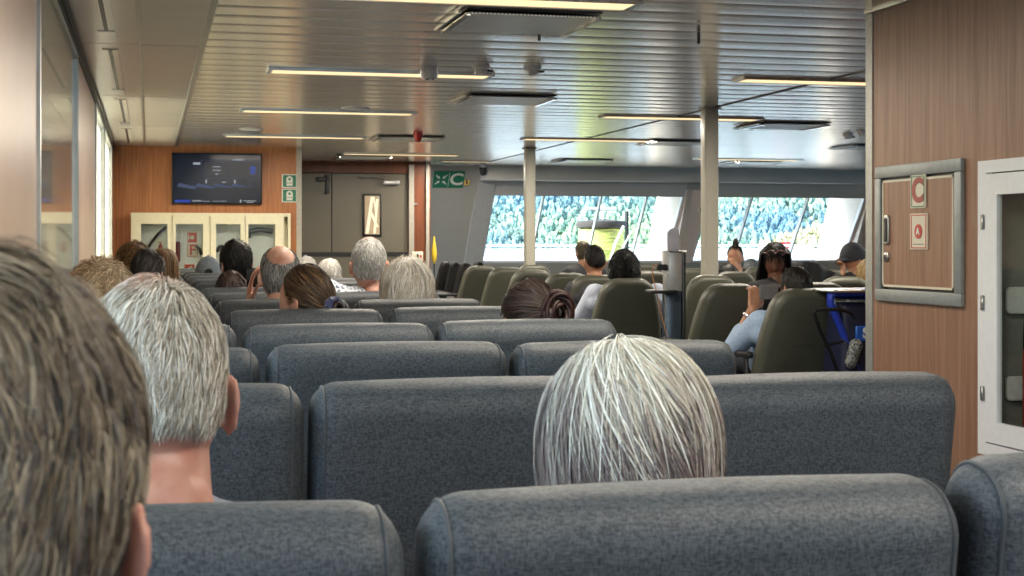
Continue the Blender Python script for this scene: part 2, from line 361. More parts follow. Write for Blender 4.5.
# ceiling: smooth panels by the window, aluminium slats elsewhere
c = MB(); ys = [YB, -.05, 2.78, 5.71, 8.60, 11.62, 14.6, YTV]
for a, b in zip(ys[:-1], ys[1:]):
    for x0, x1 in ((XL, -.05), (-.05, .29)):
        c.box(x0+.006, x1-.006, a+.008, b-.008, ZC, ZC+.03)
struct('ceiling', c, M['panel_ceiling'])
struct('ceiling_void', MB().box(XL-.1, XR+.1, YB-.1, 22.4, ZC+.05, ZC+.12), M['concealed'])
struct('trim_7', MB().box(-.062, -.040, YB, YTV, ZC-.008, ZC+.01).box(.276, .304, YB, YTV, ZC-.012, ZC+.02), M['metal'])
c = MB(); y = YB; prof = [(0,.012),(.004,.002),(.03,.0),(.09,-.0004),(.145,-.0006),(.20,-.0004),(.26,0),(.284,.001),(.287,.014)]
k = 0
while y < 21.0:
    for x0, x1 in ((.305, 4.455), (4.465, 8.4), (8.41, XR)):
        v = []; f = []; tilt = random.uniform(-.0007,.0007)
        for j, (py, pz) in enumerate(prof):
            yy = min(y+py, 21.05); zz = ZC+pz+tilt*(py-.145)/.145
            v += [(x0, yy, zz), (x1, yy, zz)]
        for j in range(len(prof)-1): f.append((2*j, 2*j+1, 2*j+3, 2*j+2))
        c.add(v, f)
    y += .3; k += 1
struct('ceiling_slats', c, M['slat'], angle=60)
struct('trim_12', MB().box(4.449, 4.471, 6.6, 20.7, ZC-.006, ZC+.004), M['black'])
# narrow slot diffusers in the smooth panels
slot0 = None
for i, (a, b) in enumerate(zip(ys[:-1], ys[1:])):
    m0, L = (a+b)/2, (b-a)-.45
    r = empty('slot_diffuser', (-.215, m0, ZC), 0, '%s slim ceiling slot diffuser by the left wall' % ['rearmost','second from back','third from back','middle, near the grey blind','fifth from back','second from the far end','farthest'][i], 'air vent', 'slot diffusers along the window side')
    MB().box(-.045, .045, -L/2, L/2, -.006, 0).build('flange', M['panel_ceiling'], r)
    MB().box(-.010, .010, -L/2+.02, L/2-.02, -.009, -.004).build('slot', M['black'], r)
    MB().box(-.042, .042, L/2-.34, L/2-.02, -.011, -.0065).build('baffle', mat('bright_baffle', (.8,.8,.76), .15, .8) if i == 0 else M['metal'], r)

# front bulkhead leaning with the windows
def slab(mb, x0, x1, z0, z1, th=.12, off=0.0):
    v = []
    for z in (z0, z1):
        for x, dy in ((x0,0),(x1,0),(x1,th),(x0,th)): v.append((x, Yp(z)+off+dy, z))
    return mb.add(v, [(3,2,1,0),(4,5,6,7),(0,1,5,4),(1,2,6,5),(2,3,7,6),(3,0,4,7)])
WB, WT = .90, 2.0
w = MB()
slab(w, 3.72, 4.86, 0, ZC); slab(w, 4.86, XR, 0, WB); slab(w, 4.86, XR, WT, ZC)
struct('wall_front', w, M['grey_wall'])
w = MB(); slab(w, 7.82, 8.21, WB, WT); slab(w, 10.8, 11.6, WB, WT)
struct('wall_pillar', w, mat('pinkish_pillar', (.86,.74,.66), .6, var=.02))
w = MB(); slab(w, 4.60, 4.86, WB-.3, ZC, .05, -.05); struct('trim_8', w, mat('grey_frame', (.50,.51,.50), .5))
struct('trim_9', MB().box(4.62, XR, 20.72, 21.04, 2.10, ZC), M['header'])
k = 8
for (a, b, mull) in ((4.86, 7.82, (5.66, 6.55, 7.26)), (8.21, 10.8, (8.95, 9.88))):
    k += 1; m = MB()
    slab(m, a, b, WB, WB+.035, .10, .0); slab(m, a, a+.03, WB, WT, .1, 0); slab(m, b-.03, b, WB, WT, .1, 0)
    fr = struct('window_%d' % k, m, M['white'])
    g = MB(); slab(g, a, b, WB, WT, .008, .06); g.build('pane', M['glass'], fr)
    for x in mull:
        q = MB(); slab(q, x-.011, x+.011, WB, WT, .11, .08); q.build('mullion', M['ship_white'], fr)
    sh = MB(); slab(sh, a+.02, b-.02, 1.905, 2.12, .01, -.03)
    slab(sh, a+.02, b-.02, 1.895, 1.92, .022, -.036); sh.build('roller_blind', M['shade'], fr)
FINM = mat('cream_fin', (.62,.55,.48), .6)
for i, x in enumerate((7.84, 10.82)):
    f = MB(); f.add([(x, Yp(WB)+.12, .2),(x+.08, Yp(WB)+.12, .2),(x+.08, Yp(WB)+1.5, .2),(x, Yp(WB)+1.5, .2),
                     (x, Yp(2.5)+.12, 2.5),(x+.08, Yp(2.5)+.12, 2.5),(x+.08, Yp(2.5)+1.5, 2.5),(x, Yp(2.5)+1.5, 2.5)],
                    [(3,2,1,0),(4,5,6,7),(0,1,5,4),(1,2,6,5),(2,3,7,6),(3,0,4,7)])
    struct('trim_%d' % (10+i), f, FINM)

# ------------------------------------------------------------------ outside: deck, bulwark, sea, forested hill
struct('foredeck', MB().box(-30, 40, 22.45, 30, -.25, -.02), M['deck'])
struct('bulwark', MB().box(-30, 40, 27.0, 27.12, -.02, 1.06).box(-30, 40, 26.9, 27.2, 1.06, 1.10), M['ship_white'])
r = empty('deck_rail', (6, 26.6, 0), 0, 'white deck rail with slim posts running across beyond the front windows', 'railing')
for z in (.78, .93, 1.16): MB().tube([(-12,0,z),(14,0,z)], .022, 8).build('rail', M['ship_white'], r)
for x in range(-12, 15, 2): MB().tube([(x,0,-.02),(x,0,1.16)], .022, 8).build('post', M['ship_white'], r)
struct('side_deck', MB().box(-3.4, XL-.1, -6, 22.45, -.25, -.02), M['deck'])
struct('added_sun_overhang', MB().box(-3.6, XL-.1, -6, 8.0, 2.65, 2.8).box(XR+.1, XR+2.6, 4, 21.0, 2.65, 2.8).box(XL-.1, XR+.1, YB-.2, 20.9, 2.65, 2.8), M['ship_white'])  # unseen overhang added on the left to keep sun off the seats
sea = mat('sea_water', (.05,.13,.17), .15, bump=.6, bscale=.3)
struct('sea', MB().box(-2500, 3500, -2000, 3500, -13, -12), sea)

# large green-yellow drum on the foredeck
dr = at(601, 262, 24.6)
r = empty('rope_drum', (dr.x, dr.y, -.02), 0, 'yellow-green cylindrical drum with a dark rim standing on the foredeck', 'drum')
mg = mat('yellow_green_wrap', (.56,.62,.16), .6, var=.3, scale=6, stretch=(1,1,9))
MB().lathe([(.34,.2),(.375,.22),(.375,.45),(.385,.47),(.375,.49),(.375,.75),(.385,.77),(.375,.79),(.375,1.1),(.385,1.12),(.375,1.14),(.375,1.45),(.34,1.47)], n=40).build('drum_body', mg, r)
MB().lathe([(.36,1.47),(.41,1.48),(.42,1.53),(.40,1.58),(.25,1.60),(.1,1.62)], n=40).build('rim', mat('dark_rim', (.035,.03,.025), .8), r)
MB().lathe([(.30,0),(.30,.05),(.2,.07),(.2,.2)], n=24).build('pedestal', M['ship_white'], r)
MB().tube([(-.28,-.1,1.78),(.22,-.1,1.78)], .025, 8).tube([(0,-.1,1.6),(0,-.1,1.78)], .03, 8).build('handle', M['ship_white'], r)
MB().tube([(-.15,-.42,.3),(.1,-.42,1.2),(.25,-.42,1.5)], .02, 8).tube([(-.32,-.45,.2),(.38,-.45,1.42)], .012, 6).build('davit_arm', M['white'], r)
MB().box(.42,.46,-.05,.05,0,1.75).build('guard_post', M['dark_metal'], r)

o = MB().rbox(-.16,.16,-.1,.1,0,.13,.01,2).build('red_locker', M['red']); q = at(802,251,28.3); o.location = (q.x, 27.06, 1.10); tag(o, 'small red box on top of the white bulwark beyond the right front window', 'box')
# hill and forest
def hill_z(x, y):
    t = (y-640)/300.0
    base = -12 + 210*np.clip(t,0,3)**.9
    return base + 10*np.sin(x*.013+1)*np.clip(t*3,0,1) + 7*np.sin(x*.031+y*.02)*np.clip(t*3,0,1)
gx = np.linspace(-700, 900, 110); gy = np.linspace(600, 1150, 60)
GX, GY = np.meshgrid(gx, gy); GZ = hill_z(GX, GY)
v = np.stack([GX.ravel(), GY.ravel(), GZ.ravel()], 1); nx = len(gx)
f = [(j*nx+i, j*nx+i+1, (j+1)*nx+i+1, (j+1)*nx+i) for j in range(len(gy)-1) for i in range(nx-1)]
hm = mat('dry_hillside', (.50,.47,.25), .9, var=.2, scale=.03, col2=(.22,.30,.16))
me = bpy.data.meshes.new('hillside'); me.from_pydata(v.tolist(), [], f); me.shade_smooth()
tag(mesh_link('hillside', me, hm), kind='structure')
def forest():
    vs_, fs_, cols = [], [], []; base = 0
    bm = bmesh.new(); bmesh.ops.create_icosphere(bm, subdivisions=1, radius=1); bm.verts.index_update()
    iv = np.array([v.co[:] for v in bm.verts]); fi = np.array([[v.index for v in f.verts] for f in bm.faces]); bm.free()
    N = 26000; NF = 22000
    X = rng.uniform(50, 480, N); Yy = 641 + rng.uniform(0, 1, N)*95
    X[NF:] = rng.uniform(-320, 620, N-NF); Yy[NF:] = 640 + rng.uniform(0, 1, N-NF)*230
    for i in range(N):
        x, y = X[i], Yy[i]
        u = math.sin(x*.021+2.0)*22 + 8*math.sin(x*.07)
        clear = (math.sin(x*.018+1.4) > .55 and y < 690+u) 
        if clear and random.random() < .75: continue
        s = random.uniform(.8, 1.9); hh = s*random.uniform(1.0, 2.0)
        if i >= NF:
            if 50 < x < 480 and y < 736: continue
            s *= 2.2; hh *= 2.2 
        p = iv*(1+rng.uniform(-.4,.4,(len(iv),1))); p = p*np.array([s,s,hh])
        p = p*np.stack([1-.35*(p[:,2]/hh)]*2+[np.ones(len(p))],1)
        vs_.append(p+np.array([x,y,float(hill_z(x,y))+hh*.7])); fs_.append(fi+base); base += len(iv)
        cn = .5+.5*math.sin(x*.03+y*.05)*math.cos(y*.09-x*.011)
        c = np.array([.075,.15,.20])*(1-cn)+np.array([.22,.31,.16])*cn  # distance haze is put into these bluish tree colours
        rt = x/y; el_ = float(hill_z(x,y))/math.hypot(x,y)
        if rt > .425 and el_ < .0255+(rt-.506)*.34: c = np.array([.40,.36,.20]); s *= .6
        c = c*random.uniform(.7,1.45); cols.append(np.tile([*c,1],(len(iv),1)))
    V = np.concatenate(vs_); Fc = np.concatenate(fs_); CL = np.concatenate(cols)
    me = bpy.data.meshes.new('forest'); me.from_pydata(V.tolist(), [], Fc.tolist())
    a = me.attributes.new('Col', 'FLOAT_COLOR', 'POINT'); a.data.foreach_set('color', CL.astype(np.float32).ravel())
    m, n, l, b = newmat('haze_tinted_foliage'); at_ = n.new('ShaderNodeAttribute'); at_.attribute_name = 'Col'
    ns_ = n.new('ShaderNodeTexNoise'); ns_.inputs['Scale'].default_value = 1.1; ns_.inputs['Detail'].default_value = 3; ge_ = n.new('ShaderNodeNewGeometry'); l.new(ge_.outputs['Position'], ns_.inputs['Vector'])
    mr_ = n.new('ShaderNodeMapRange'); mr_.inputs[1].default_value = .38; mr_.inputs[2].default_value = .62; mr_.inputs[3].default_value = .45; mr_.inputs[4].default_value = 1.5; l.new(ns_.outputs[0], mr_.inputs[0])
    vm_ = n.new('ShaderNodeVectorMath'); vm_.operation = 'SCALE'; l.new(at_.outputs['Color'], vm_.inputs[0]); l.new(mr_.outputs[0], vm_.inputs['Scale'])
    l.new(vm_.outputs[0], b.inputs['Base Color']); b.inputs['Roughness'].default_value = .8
    o = mesh_link('forest', me, m); tag(o, 'dense haze-tinted blue-green forest covering the hillside seen through the front windows', 'forest', kind='stuff')
forest()

# ------------------------------------------------------------------ grey lounge seats
def round_rect(hw, hh, r, n=6):
    pts = []
    for cx, cy, a0 in ((hw-r,hh-r,0),(-hw+r,hh-r,90),(-hw+r,-hh+r,180),(hw-r,-hh+r,270)):
        for i in range(n+1):
            a = math.radians(a0+90*i/n); pts.append((cx+r*math.cos(a), cy+r*math.sin(a)))
    return pts
def make_grey_seat():
    root = empty('lounge_seat', (0,0,0)); tag(root, 'x', 'seat')
    W, T, Hh = .502, .112, .56; R = .042; lean = math.radians(9); zb = .43
    def place(x, a, b):       # a across thickness, b up; lean back
        b2 = b + Hh/2; y = a*math.cos(lean) - b2*math.sin(lean); z = zb + b2*math.cos(lean) + a*math.sin(lean)
        return (x, y + .115, z)
    xs = []
    for i in range(9): a = math.pi/2*i/8; xs.append((-W/2+R*(1-math.sin(a)) if False else -W/2+R*(1-math.cos(a)), R*(1-math.sin(a))))
    xs += [(x, 0) for x in np.linspace(-W/2+R, W/2-R, 9)[1:-1]] + [(-x, d) for x, d in reversed(xs)]
    v, f = [], []; k = 0
    for x, d in xs:
        sag = .004*math.cos(math.pi*x/W)
        pr = round_rect(T/2-d+sag*.5*(d==0), Hh/2-d, max(.05-d, .010), 7); k = len(pr)
        for a, b in pr: v.append(place(x, a, b + (sag if b > 0 else 0)))
    for i in range(len(xs)-1):
        for j in range(k): j2 = (j+1) % k; f.append((i*k+j, i*k+j2, (i+1)*k+j2, (i+1)*k+j))
    f.append(tuple(range(k-1,-1,-1))); f.append(tuple((len(xs)-1)*k+j for j in range(k)))
    mb = MB(); mb.add(v, f); back = mb.build('backrest', M['seat'], root, angle=70)
    for sgn in (-1, 1):
        x = sgn*(W/2-.019); t = R-.019; d = R-math.sqrt(R*R-t*t)
        pr = round_rect(T/2-d, Hh/2-d, max(.05-d,.01), 7)
        pts = [place(x, a, b+(.001 if b > 0 else 0)) for a, b in pr]; pts.append(pts[0])
        MB().tube(pts, .0024, 6).build('piping', M['seat_pipe'], back)
    MB().rbox(-W/2+.004, W/2-.004, .16, .62, .33, .455, .04, 4).build('seat_cushion', M['seat'], root)
    MB().rbox(-.22, .22, .12, .56, .28, .33, .01, 2).build('seat_pan', M['dark_metal'], root)
    for sx in (-.17, .17):
        MB().rbox(sx-.02, sx+.02, .30, .36, .03, .29, .006, 2).rbox(sx-.025, sx+.025, .14, .54, 0, .035, .008, 2).build('leg', M['metal'], root)
    return root
proto = make_grey_seat()
def row_y(k): return 1.238 if k == 0 else 2.208 + .854*(k-1)
ordn = ['nearest row','second row','third row','fourth row','fifth row','sixth row','seventh row','eighth row','ninth row','tenth row','eleventh row','twelfth row','thirteenth row','fourteenth row','fifteenth row']
colx = [(-.030, 'window-side column'), (.485, 'middle column'), (1.000, 'aisle-side column')]
seat_top = {}
first = True
for k in range(15):
    for ci, (x, cn) in enumerate(colx):
        if k >= 12 and ci == 2 and k > 13: continue
        o = proto if first else copy_tree(proto); first = False
        dx = random.uniform(-.003,.003); rz = random.uniform(-.006,.006); y = row_y(k); z = random.uniform(-.003,.003)-(.012 if k == 0 else .004)
        if k == 0: x -= .010
        if k == 0 and ci == 2: x, z, rz, dx = .990, .004, 0, 0
        if k == 1 and ci == 2: x = 1.032
        if k == 0 and ci == 0: y -= 0.0
        o.location = (x+dx, y, z); o.rotation_euler = (0,0,rz)
        tag(o, 'grey heathered vinyl lounge seat, %s counted from the camera, %s' % (ordn[k], cn), 'seat', 'grey lounge seats in rows')

# ------------------------------------------------------------------ olive seats
def make_olive(mt, nm='high_back_seat'):
    root = empty(nm, (0,0,0)); tag(root, 'x', 'seat')
    ol = []
    zb, zt = .40, .975; wb, wt, r = .250, .195, .13
    def arc(cx, cz, rr, a0, a1, n):
        return [(cx+rr*math.cos(math.radians(a0+(a1-a0)*i/n)), cz+rr*math.sin(math.radians(a0+(a1-a0)*i/n))) for i in range(n+1)]
    ol += [(-wb+.03, zb), (wb-.03, zb), (wb, zb+.03), (wb+.002, zb+.12), (wb-.008, zb+.25), (wb-.028, zb+.36)]
    ol += arc(wt-r, zt-.13, r, 12, 88, 8)[0:]
    ol = [(x, z if z < zt-.13 else zt-.13+(z-(zt-.13))*.13/r) for x, z in ol]
    right = ol[1:]; left = [(-x, z) for x, z in reversed(right)]; ol = right + left
    lean = math.radians(12)
    def to3(a, b, c):
        b2 = b-zb; return (a, c*math.cos(lean)-b2*math.sin(lean)+.13, zb+b2*math.cos(lean)+c*math.sin(lean))
    MB().pillow(ol, .11, .045, 6, to3, .012).build('backrest', mt, root, angle=70)
    MB().rbox(-.235,.235,.16,.62,.32,.45,.045,4).build('seat_cushion', mt, root)
    MB().lathe([(.2,0),(.2,.02),(.05,.04),(.045,.30),(.12,.33)], (0,.38,0), 20).build('pedestal', M['dark_metal'], root)
    for sx in (-.265,.265): MB().rbox(sx-.02,sx+.02,.10,.42,.60,.635,.012,2).tube([(sx,.16,.61),(sx,.14,.42)], .014, 8).build('armrest', M['black'], root)
    return root
ol0 = make_olive(M['olive'])
ol_list = [ # u, z, rz(deg), label
 (806, 7.75, 4, 'olive seat with the man in the pale blue shirt, beside the blue cart'),
 (733, 8.75, 6, 'olive seat right of the steel kiosk, wide back in front of the white pole'),
 (629, 9.75, 3, 'olive seat holding the person with headphones'),
 (596, 10.9, 3, 'olive seat behind the man with the short fade haircut'),
 (568, 12.0, 3, 'olive seat just past the ponytailed head, left of the fade haircut'),
 (533, 13.0, 3, 'olive seat right below the slim far pole'),
 (508, 14.3, 4, 'olive seat second from the left among those under the left front window'),
 (482, 15.6, 5, 'leftmost olive seat, beside the black chairs'),
 (713, 11.2, 3, 'olive seat immediately right of the kiosk, half behind the near pole'),
 (735, 12.5, 3, 'olive seat in front of the black-haired passenger right of the near pole'),
 (650, 12.9, 3, 'olive seat left of the kiosk post, low behind the headphones wearer'),
 (693, 14.2, 3, 'far olive seat seen between kiosk and near pole'),
 (643, 15.4, 3, 'far olive seat back peeping left of the kiosk sign'),
 (762, 14.6, 3, 'far olive seat behind the dreadlocked passenger'),
 (829, 13.3, 0, 'olive seat far right, below the capped passenger\'s hand'),
 (846, 10.4, -3, 'olive seat near the partition edge behind the blue cart'),
 (820, 9.0, 2, 'olive seat right of the filming man\'s head'),
 (534, 16.2, 3, 'small far olive seat back directly behind the slim far pole'),
 (583, 16.0, 3, 'small far olive seat left of the distant passenger by the drum'),
]
for i, (u, z, rz, lb) in enumerate(ol_list):
    o = ol0 if i == 0 else copy_tree(ol0)
    x = X_at(u, z); o.location = (x, Y_at(x, z), random.uniform(-.006,.006)); o.rotation_euler = (0,0,math.radians(rz-2))
    tag(o, lb, 'seat', 'olive high-back seats by the front windows')
bk0 = make_olive(M['black_vinyl'])
for i, (u, z, rz, lb) in enumerate([(447, 17.6, 84, 'black chair turned sideways, leftmost against the grey bulkhead'), (457, 17.05, 80, 'black chair turned sideways, second from the grey bulkhead'), (467, 16.5, 84, 'black chair partly behind the leftmost olive seat'), (480, 17.9, 80, 'farthest black chair, just its top above the olive seats')]):
    o = bk0 if i == 0 else copy_tree(bk0)
    x = X_at(u, z); o.location = (x, Y_at(x, z), .02); o.rotation_euler = (0,0,math.radians(rz)); tag(o, lb, 'chair', 'black chairs by the grey bulkhead')

# ------------------------------------------------------------------ ceiling lamps, vents, detectors
def make_lamp():
    r = empty('ceiling_lamp', (0,0,ZC)); tag(r, 'x', 'ceiling lamp')
    L, Wd = .70, .095
    MB().box(-L-.03, L+.03, -Wd-.012, -Wd, -.016, 0).box(-L-.03, L+.03, Wd, Wd+.012, -.016, 0).box(-L-.03,-L,-Wd,Wd,-.014,0).box(L,L+.03,-Wd,Wd,-.014,0).build('frame', M['metal'], r)
    MB().box(-L, L, -Wd, Wd, -.012, -.006).build('diffuser', M['lamp_glass'], r)
    l = bpy.data.lights.new('lamp_tube', 'AREA'); l.shape = 'RECTANGLE'; l.size = 1.36; l.size_y = .17; l.energy = LAMP_POWER; l.color = LAMP_COL
    o = bpy.data.objects.new('lamp_tube', l); C.objects.link(o); o.parent = r; o.location = (0,0,-.018)
    return r
lp = make_lamp()
lamps = [(1.46, 9.63, 'long warm ceiling lamp beside the round detectors, left of centre'), (1.46, 12.56, 'long warm ceiling lamp, second of the three in the left line'), (1.46, 15.53, 'long warm ceiling lamp, nearest the television wall'),
 (1.46, 6.62, 'nearest long warm ceiling lamp, cut by the top of the picture'), (1.46, 3.6, 'long ceiling lamp overhead out of the picture, two ahead of the camera'), (1.46, .6, 'long ceiling lamp overhead beside the camera'),
 (3.02, 18.28, 'warm ceiling lamp in front of the grey door'), (4.53, 12.42, 'ceiling lamp just left of the near pole'), (4.57, 9.42, 'ceiling lamp next to the wooden partition edge'), (4.53, 15.25, 'ceiling lamp behind the slim far pole'),
 (7.6, 12.42, 'ceiling lamp far right above the front seats'), (7.6, 9.42, 'ceiling lamp hidden right of the partition'), (4.1, 19.6, 'short ceiling lamp above the muster sign'), (7.6, 18.3, 'ceiling lamp near the right front window')]
for i, (x, y, lb) in enumerate(lamps):
    o = lp if i == 0 else copy_tree(lp); o.location = (x, y, ZC); tag(o, lb, 'ceiling lamp', 'warm ceiling lamps')
    if i == 12: o.scale = (.45, .6, 1)
def make_vent():
    r = empty('air_diffuser', (0,0,ZC)); tag(r, 'x', 'air vent')
    rm_ = mat('polished_rail', (.8,.8,.78), .12, 1.0)
    for q in ((-.33,-.31,-.32,.32,-.035,-.02),(-.37,-.355,-.32,.30,-.028,-.012),(.31,.33,-.32,.32,-.035,-.02)): MB().box(*q).build('side_rail', rm_, r)
    MB().box(-.31,.31,-.31,.31,-.024,-.016).build('perforated_plate', VM, r)
    MB().box(-.33,.33,-.34,.34,-.008,-.001).build('recess', M['black'], r)
    return r
m, n_, l_, b_ = newmat('perforated_metal'); tc = n_.new('ShaderNodeTexCoord'); vo = n_.new('ShaderNodeTexVoronoi'); vo.inputs['Scale'].default_value = 55; vo.inputs['Randomness'].default_value = 0
l_.new(tc.outputs['Object'], vo.inputs['Vector']); cr = n_.new('ShaderNodeValToRGB'); cr.color_ramp.elements[0].position = .34; cr.color_ramp.elements[0].color = (.16,.16,.15,1); cr.color_ramp.elements[1].position = .42; cr.color_ramp.elements[1].color = (.92,.94,.88,1)
l_.new(vo.outputs['Distance'], cr.inputs[0]); l_.new(cr.outputs[0], b_.inputs['Base Color']); b_.inputs['Metallic'].default_value = .1; b_.inputs['Roughness'].default_value = .35; VM = m
vt = make_vent()
vents = [(1.78, 7.22, 'nearest square perforated ceiling diffuser under the top lamp'), (2.62, 11.1, 'square ceiling diffuser with polished side rails, mid ceiling left of far pole'), (5.72, 12.95, 'square ceiling diffuser right of the near pole'),
 (5.56, 15.4, 'square ceiling diffuser just left of the near pole'), (5.55, 19.0, 'farthest left square ceiling diffuser near the front window header'), (7.9, 18.9, 'far square ceiling diffuser right of the near pole'),
 (7.95, 15.6, 'square ceiling diffuser at the partition edge'), (2.62, 15.45, 'square ceiling diffuser behind the red sprinkler'), (2.62, 18.9, 'ceiling diffuser in front of the grey door')]
for i, (x, y, lb) in enumerate(vents):
    o = vt if i == 0 else copy_tree(vt); o.location = (x, y, ZC); tag(o, lb, 'air vent', 'square ceiling diffusers')
def ceil_xy(u, v):
    z = F*(ZC-CZ)/(HOR-v); x = X_at(u, z); return x, Y_at(x, z)
x, y = ceil_xy(429, 67)
r = empty('motion_sensor', (x,y,ZC), 0, 'grey cylindrical ceiling sensor with small lenses in front of a lamp', 'sensor')
MB().lathe([(.055,0),(.055,-.06),(.045,-.075),(.02,-.08)], n=28).build('housing', M['grey_plastic'], r)
for a in (-.02,.02): MB().lathe([(.009,-.074),(.009,-.084),(.004,-.086)], (a,-.028,0), 12).build('lens', M['black'], r)
for u, v, lb in ((481,66,'smoke detector at the right end of the left ceiling lamp'), (532.5,67,'smoke detector above the slim far pole'), (848,134,'smoke detector near the partition edge'), (862,131,'smoke detector touching the partition edge')):
    x, y = ceil_xy(u, v); r = empty('smoke_detector', (x,y,ZC), 0, 'round grey ' + lb, 'smoke detector', 'smoke detectors on the ceiling')
    MB().lathe([(.055,0),(.055,-.012),(.04,-.02),(.036,-.045),(.02,-.052)], n=28).build('housing', M['grey_plastic'], r)
    MB().tube([(.035,0,-.028),(.075,0,-.028)], .008, 8).build('test_lug', M['dark_metal'], r)
x, y = ceil_xy(418, 133)
r = empty('fire_sounder', (x,y,ZC), 0, 'small red fire sounder hanging from the ceiling above the doorway', 'alarm')
MB().lathe([(.05,0),(.05,-.03),(.035,-.06),(.03,-.08),(.012,-.09)], n=24).build('housing', M['red'], r)
for u, v, lb in ((251,129,'left of the lamp by the television wall'), (355,108,'touching the middle left lamp')):
    x, y = ceil_xy(u, v); r = empty('ceiling_speaker', (x,y,ZC), 0, 'round white ceiling speaker ' + lb, 'speaker', 'ceiling speakers')
    MB().lathe([(.115,0),(.115,-.006),(.1,-.01),(.03,-.012)], n=32).build('grille', M['white'], r)
for u, v in ((539,30),(698.5,33)):
    x, y = ceil_xy(u, v); o = MB().rbox(x-.008,x+.008,y-.008,y+.008,ZC-.056,ZC+.002,.003,1).build('ceiling_clip', M['dark_metal']); tag(o, 'small dark metal peg hanging from a ceiling slat, %s one of the pair' % ('left' if u < 600 else 'right'), 'clip', 'ceiling clips')
# poles
for u, z, lb in ((529.5, 17.3, 'slim far'), (709.5, 12.2, 'near thicker-looking')):
    x = X_at(u, z); y = Y_at(x, z)
    r = empty('support_pole', (x,y,0), 0, '%s white square support pole from floor to ceiling among the olive seats' % lb, 'pole', 'white support poles')
    MB().rbox(-.058,.058,-.058,.058,0,ZC,.012,3).build('shaft', mat('pole_paint', (.50,.48,.40), .4, var=.02), r)
    MB().rbox(-.075,.075,-.075,.075,ZC-.015,ZC,.004,1).build('collar', M['metal'], r)

# ------------------------------------------------------------------ television, signs and cabinets on the television wall
yw = YTV
r = empty('television', (.752, yw, 1.64), 0, 'wall-mounted flat television with a dark blue screen', 'television')
MB().rbox(-.505,.505,-.07,-.008,0,.585,.008,2).build('casing', M['black'], r)
MB().box(-.2,.2,-.012,.0,.15,.45).build('wall_bracket', M['dark_metal'], r)
scr = MB().box(-.49,.49,-.074,-.068,.018,.568).build('screen', emis('dark_screen', (.006,.009,.026), .3, .12), r)
g = MB()
def rect(g, x0, x1, z0, z1, y=-.077): g.add([(x0,y,z0),(x1,y,z0),(x1,y,z1),(x0,y,z1)], [(0,1,2,3)])
rect(g,-.47,-.30,.022,.05); g.build('blue_banner', emis('banner_blue', (.02,.05,.35), .8), scr)
tw = emis('screen_white', (.55,.6,.7), .5)
for a in ((.17,.30,.505,.513),(-.28,-.17,.042,.047),(-.28,-.08,.033,.037),(-.05,.11,.035,.039),(.29,.44,.04,.046),(.33,.41,.022,.028),(.255,.27,.022,.055),(-.27,-.19,.45,.475),(-.05,.04,.425,.433),(-.05,.04,.385,.392),(-.02,.01,.34,.352),(-.13,-.115,.24,.28),(.19,.205,.24,.28),(.05,.1,.25,.257)):
    g = MB(); rect(g,*a); g.build('caption', tw, scr)
g = MB()
for (x0,x1,z0,z1) in ((-.13,.11,.345,.475),(.35,.40,.20,.26),(-.18,.46,.30,.50)):
    for a in ((x0,x1,z0,z0+.004),(x0,x1,z1,z1+.004),(x0,x0+.004,z0,z1),(x1,x1+.004,z0,z1)): rect(g,*a)
for k in range(4): g.add([(-.45+k*.2,-.076,.20),(-.25+k*.2,-.076,.17+.01*k),(-.22+k*.2,-.076,.20),(-.42+k*.2,-.076,.24)],[(0,1,2,3)])
g.build('screen_lines', emis('screen_grey', (.07,.10,.20), .45), scr)
g = MB(); g.lathe([(.035,0),(.035,.002)], (.40,-.078,.41), 20, 'Y'); g.lathe([(.03,0),(.03,.002)], (.40,-.078,.37), 20, 'Y'); g.build('screen_badge', emis('screen_blue', (.08,.12,.4), .5), scr)

def lifejacket_sign(z, lb):
    r = empty('lifejacket_sign', (1.575, yw, z), 0, lb, 'sign', 'green lifejacket signs')
    MB().box(-.088,.088,-.008,0,-.078,.078).build('sign_board', M['sign_white'], r)
    MB().box(-.075,.075,-.010,-.006,-.068,.068).build('green_field', M['green_sign'], r)
    p = MB(); ol = [(-.035,-.055),(.035,-.055),(.038,.02),(.03,.045),(0,.058),(-.03,.045),(-.038,.02)]
    p.add([(a,-.012,b) for a,b in ol], [tuple(range(7))]); pic = p.build('pictogram', M['sign_white'], r)
    q = MB().lathe([(.014,0),(.014,.002)], (0,-.0145,.022), 16, 'Y'); q.box(-.03,.03,-.0145,-.012,-.026,-.020); q.build('pictogram_cutout', M['green_sign'], r)
lifejacket_sign(H_at(181,17.3), 'green lifejacket sign right of the television, the upper one')
lifejacket_sign(H_at(195.5,17.3), 'green lifejacket sign right of the television, the lower one')

# fire equipment cupboard with four glazed doors
cx0, cx1 = -.20, 1.57; z0, z1 = .30, 1.54
fc = empty('fire_cabinet', ((cx0+cx1)/2, yw, z0), 0, 'wide cream fire-equipment cabinet with four glazed doors under the television', 'cabinet')
ox = (cx0+cx1)/2; dp = .20
b = MB().box(cx0-ox,cx1-ox,-.02,0,0,z1-z0).box(cx0-ox,cx0-ox+.03,-dp,-.02,0,z1-z0).box(cx1-ox-.03,cx1-ox,-dp,-.02,0,z1-z0).box(cx0-ox+.03,cx1-ox-.03,-dp,-.02,z1-z0-.04,z1-z0).box(cx0-ox+.03,cx1-ox-.03,-dp,-.02,0,.04)
b.build('carcass', M['cream'], fc)
def Xw(u): 
    z = 16.75; return (u-149)/F*CY*z
doors = [(131.5,171.5,141,167.5),(172.3,209.6,175.4,202.8),(210.4,245.3,216,241),(246.1,285.5,249,276.4)]
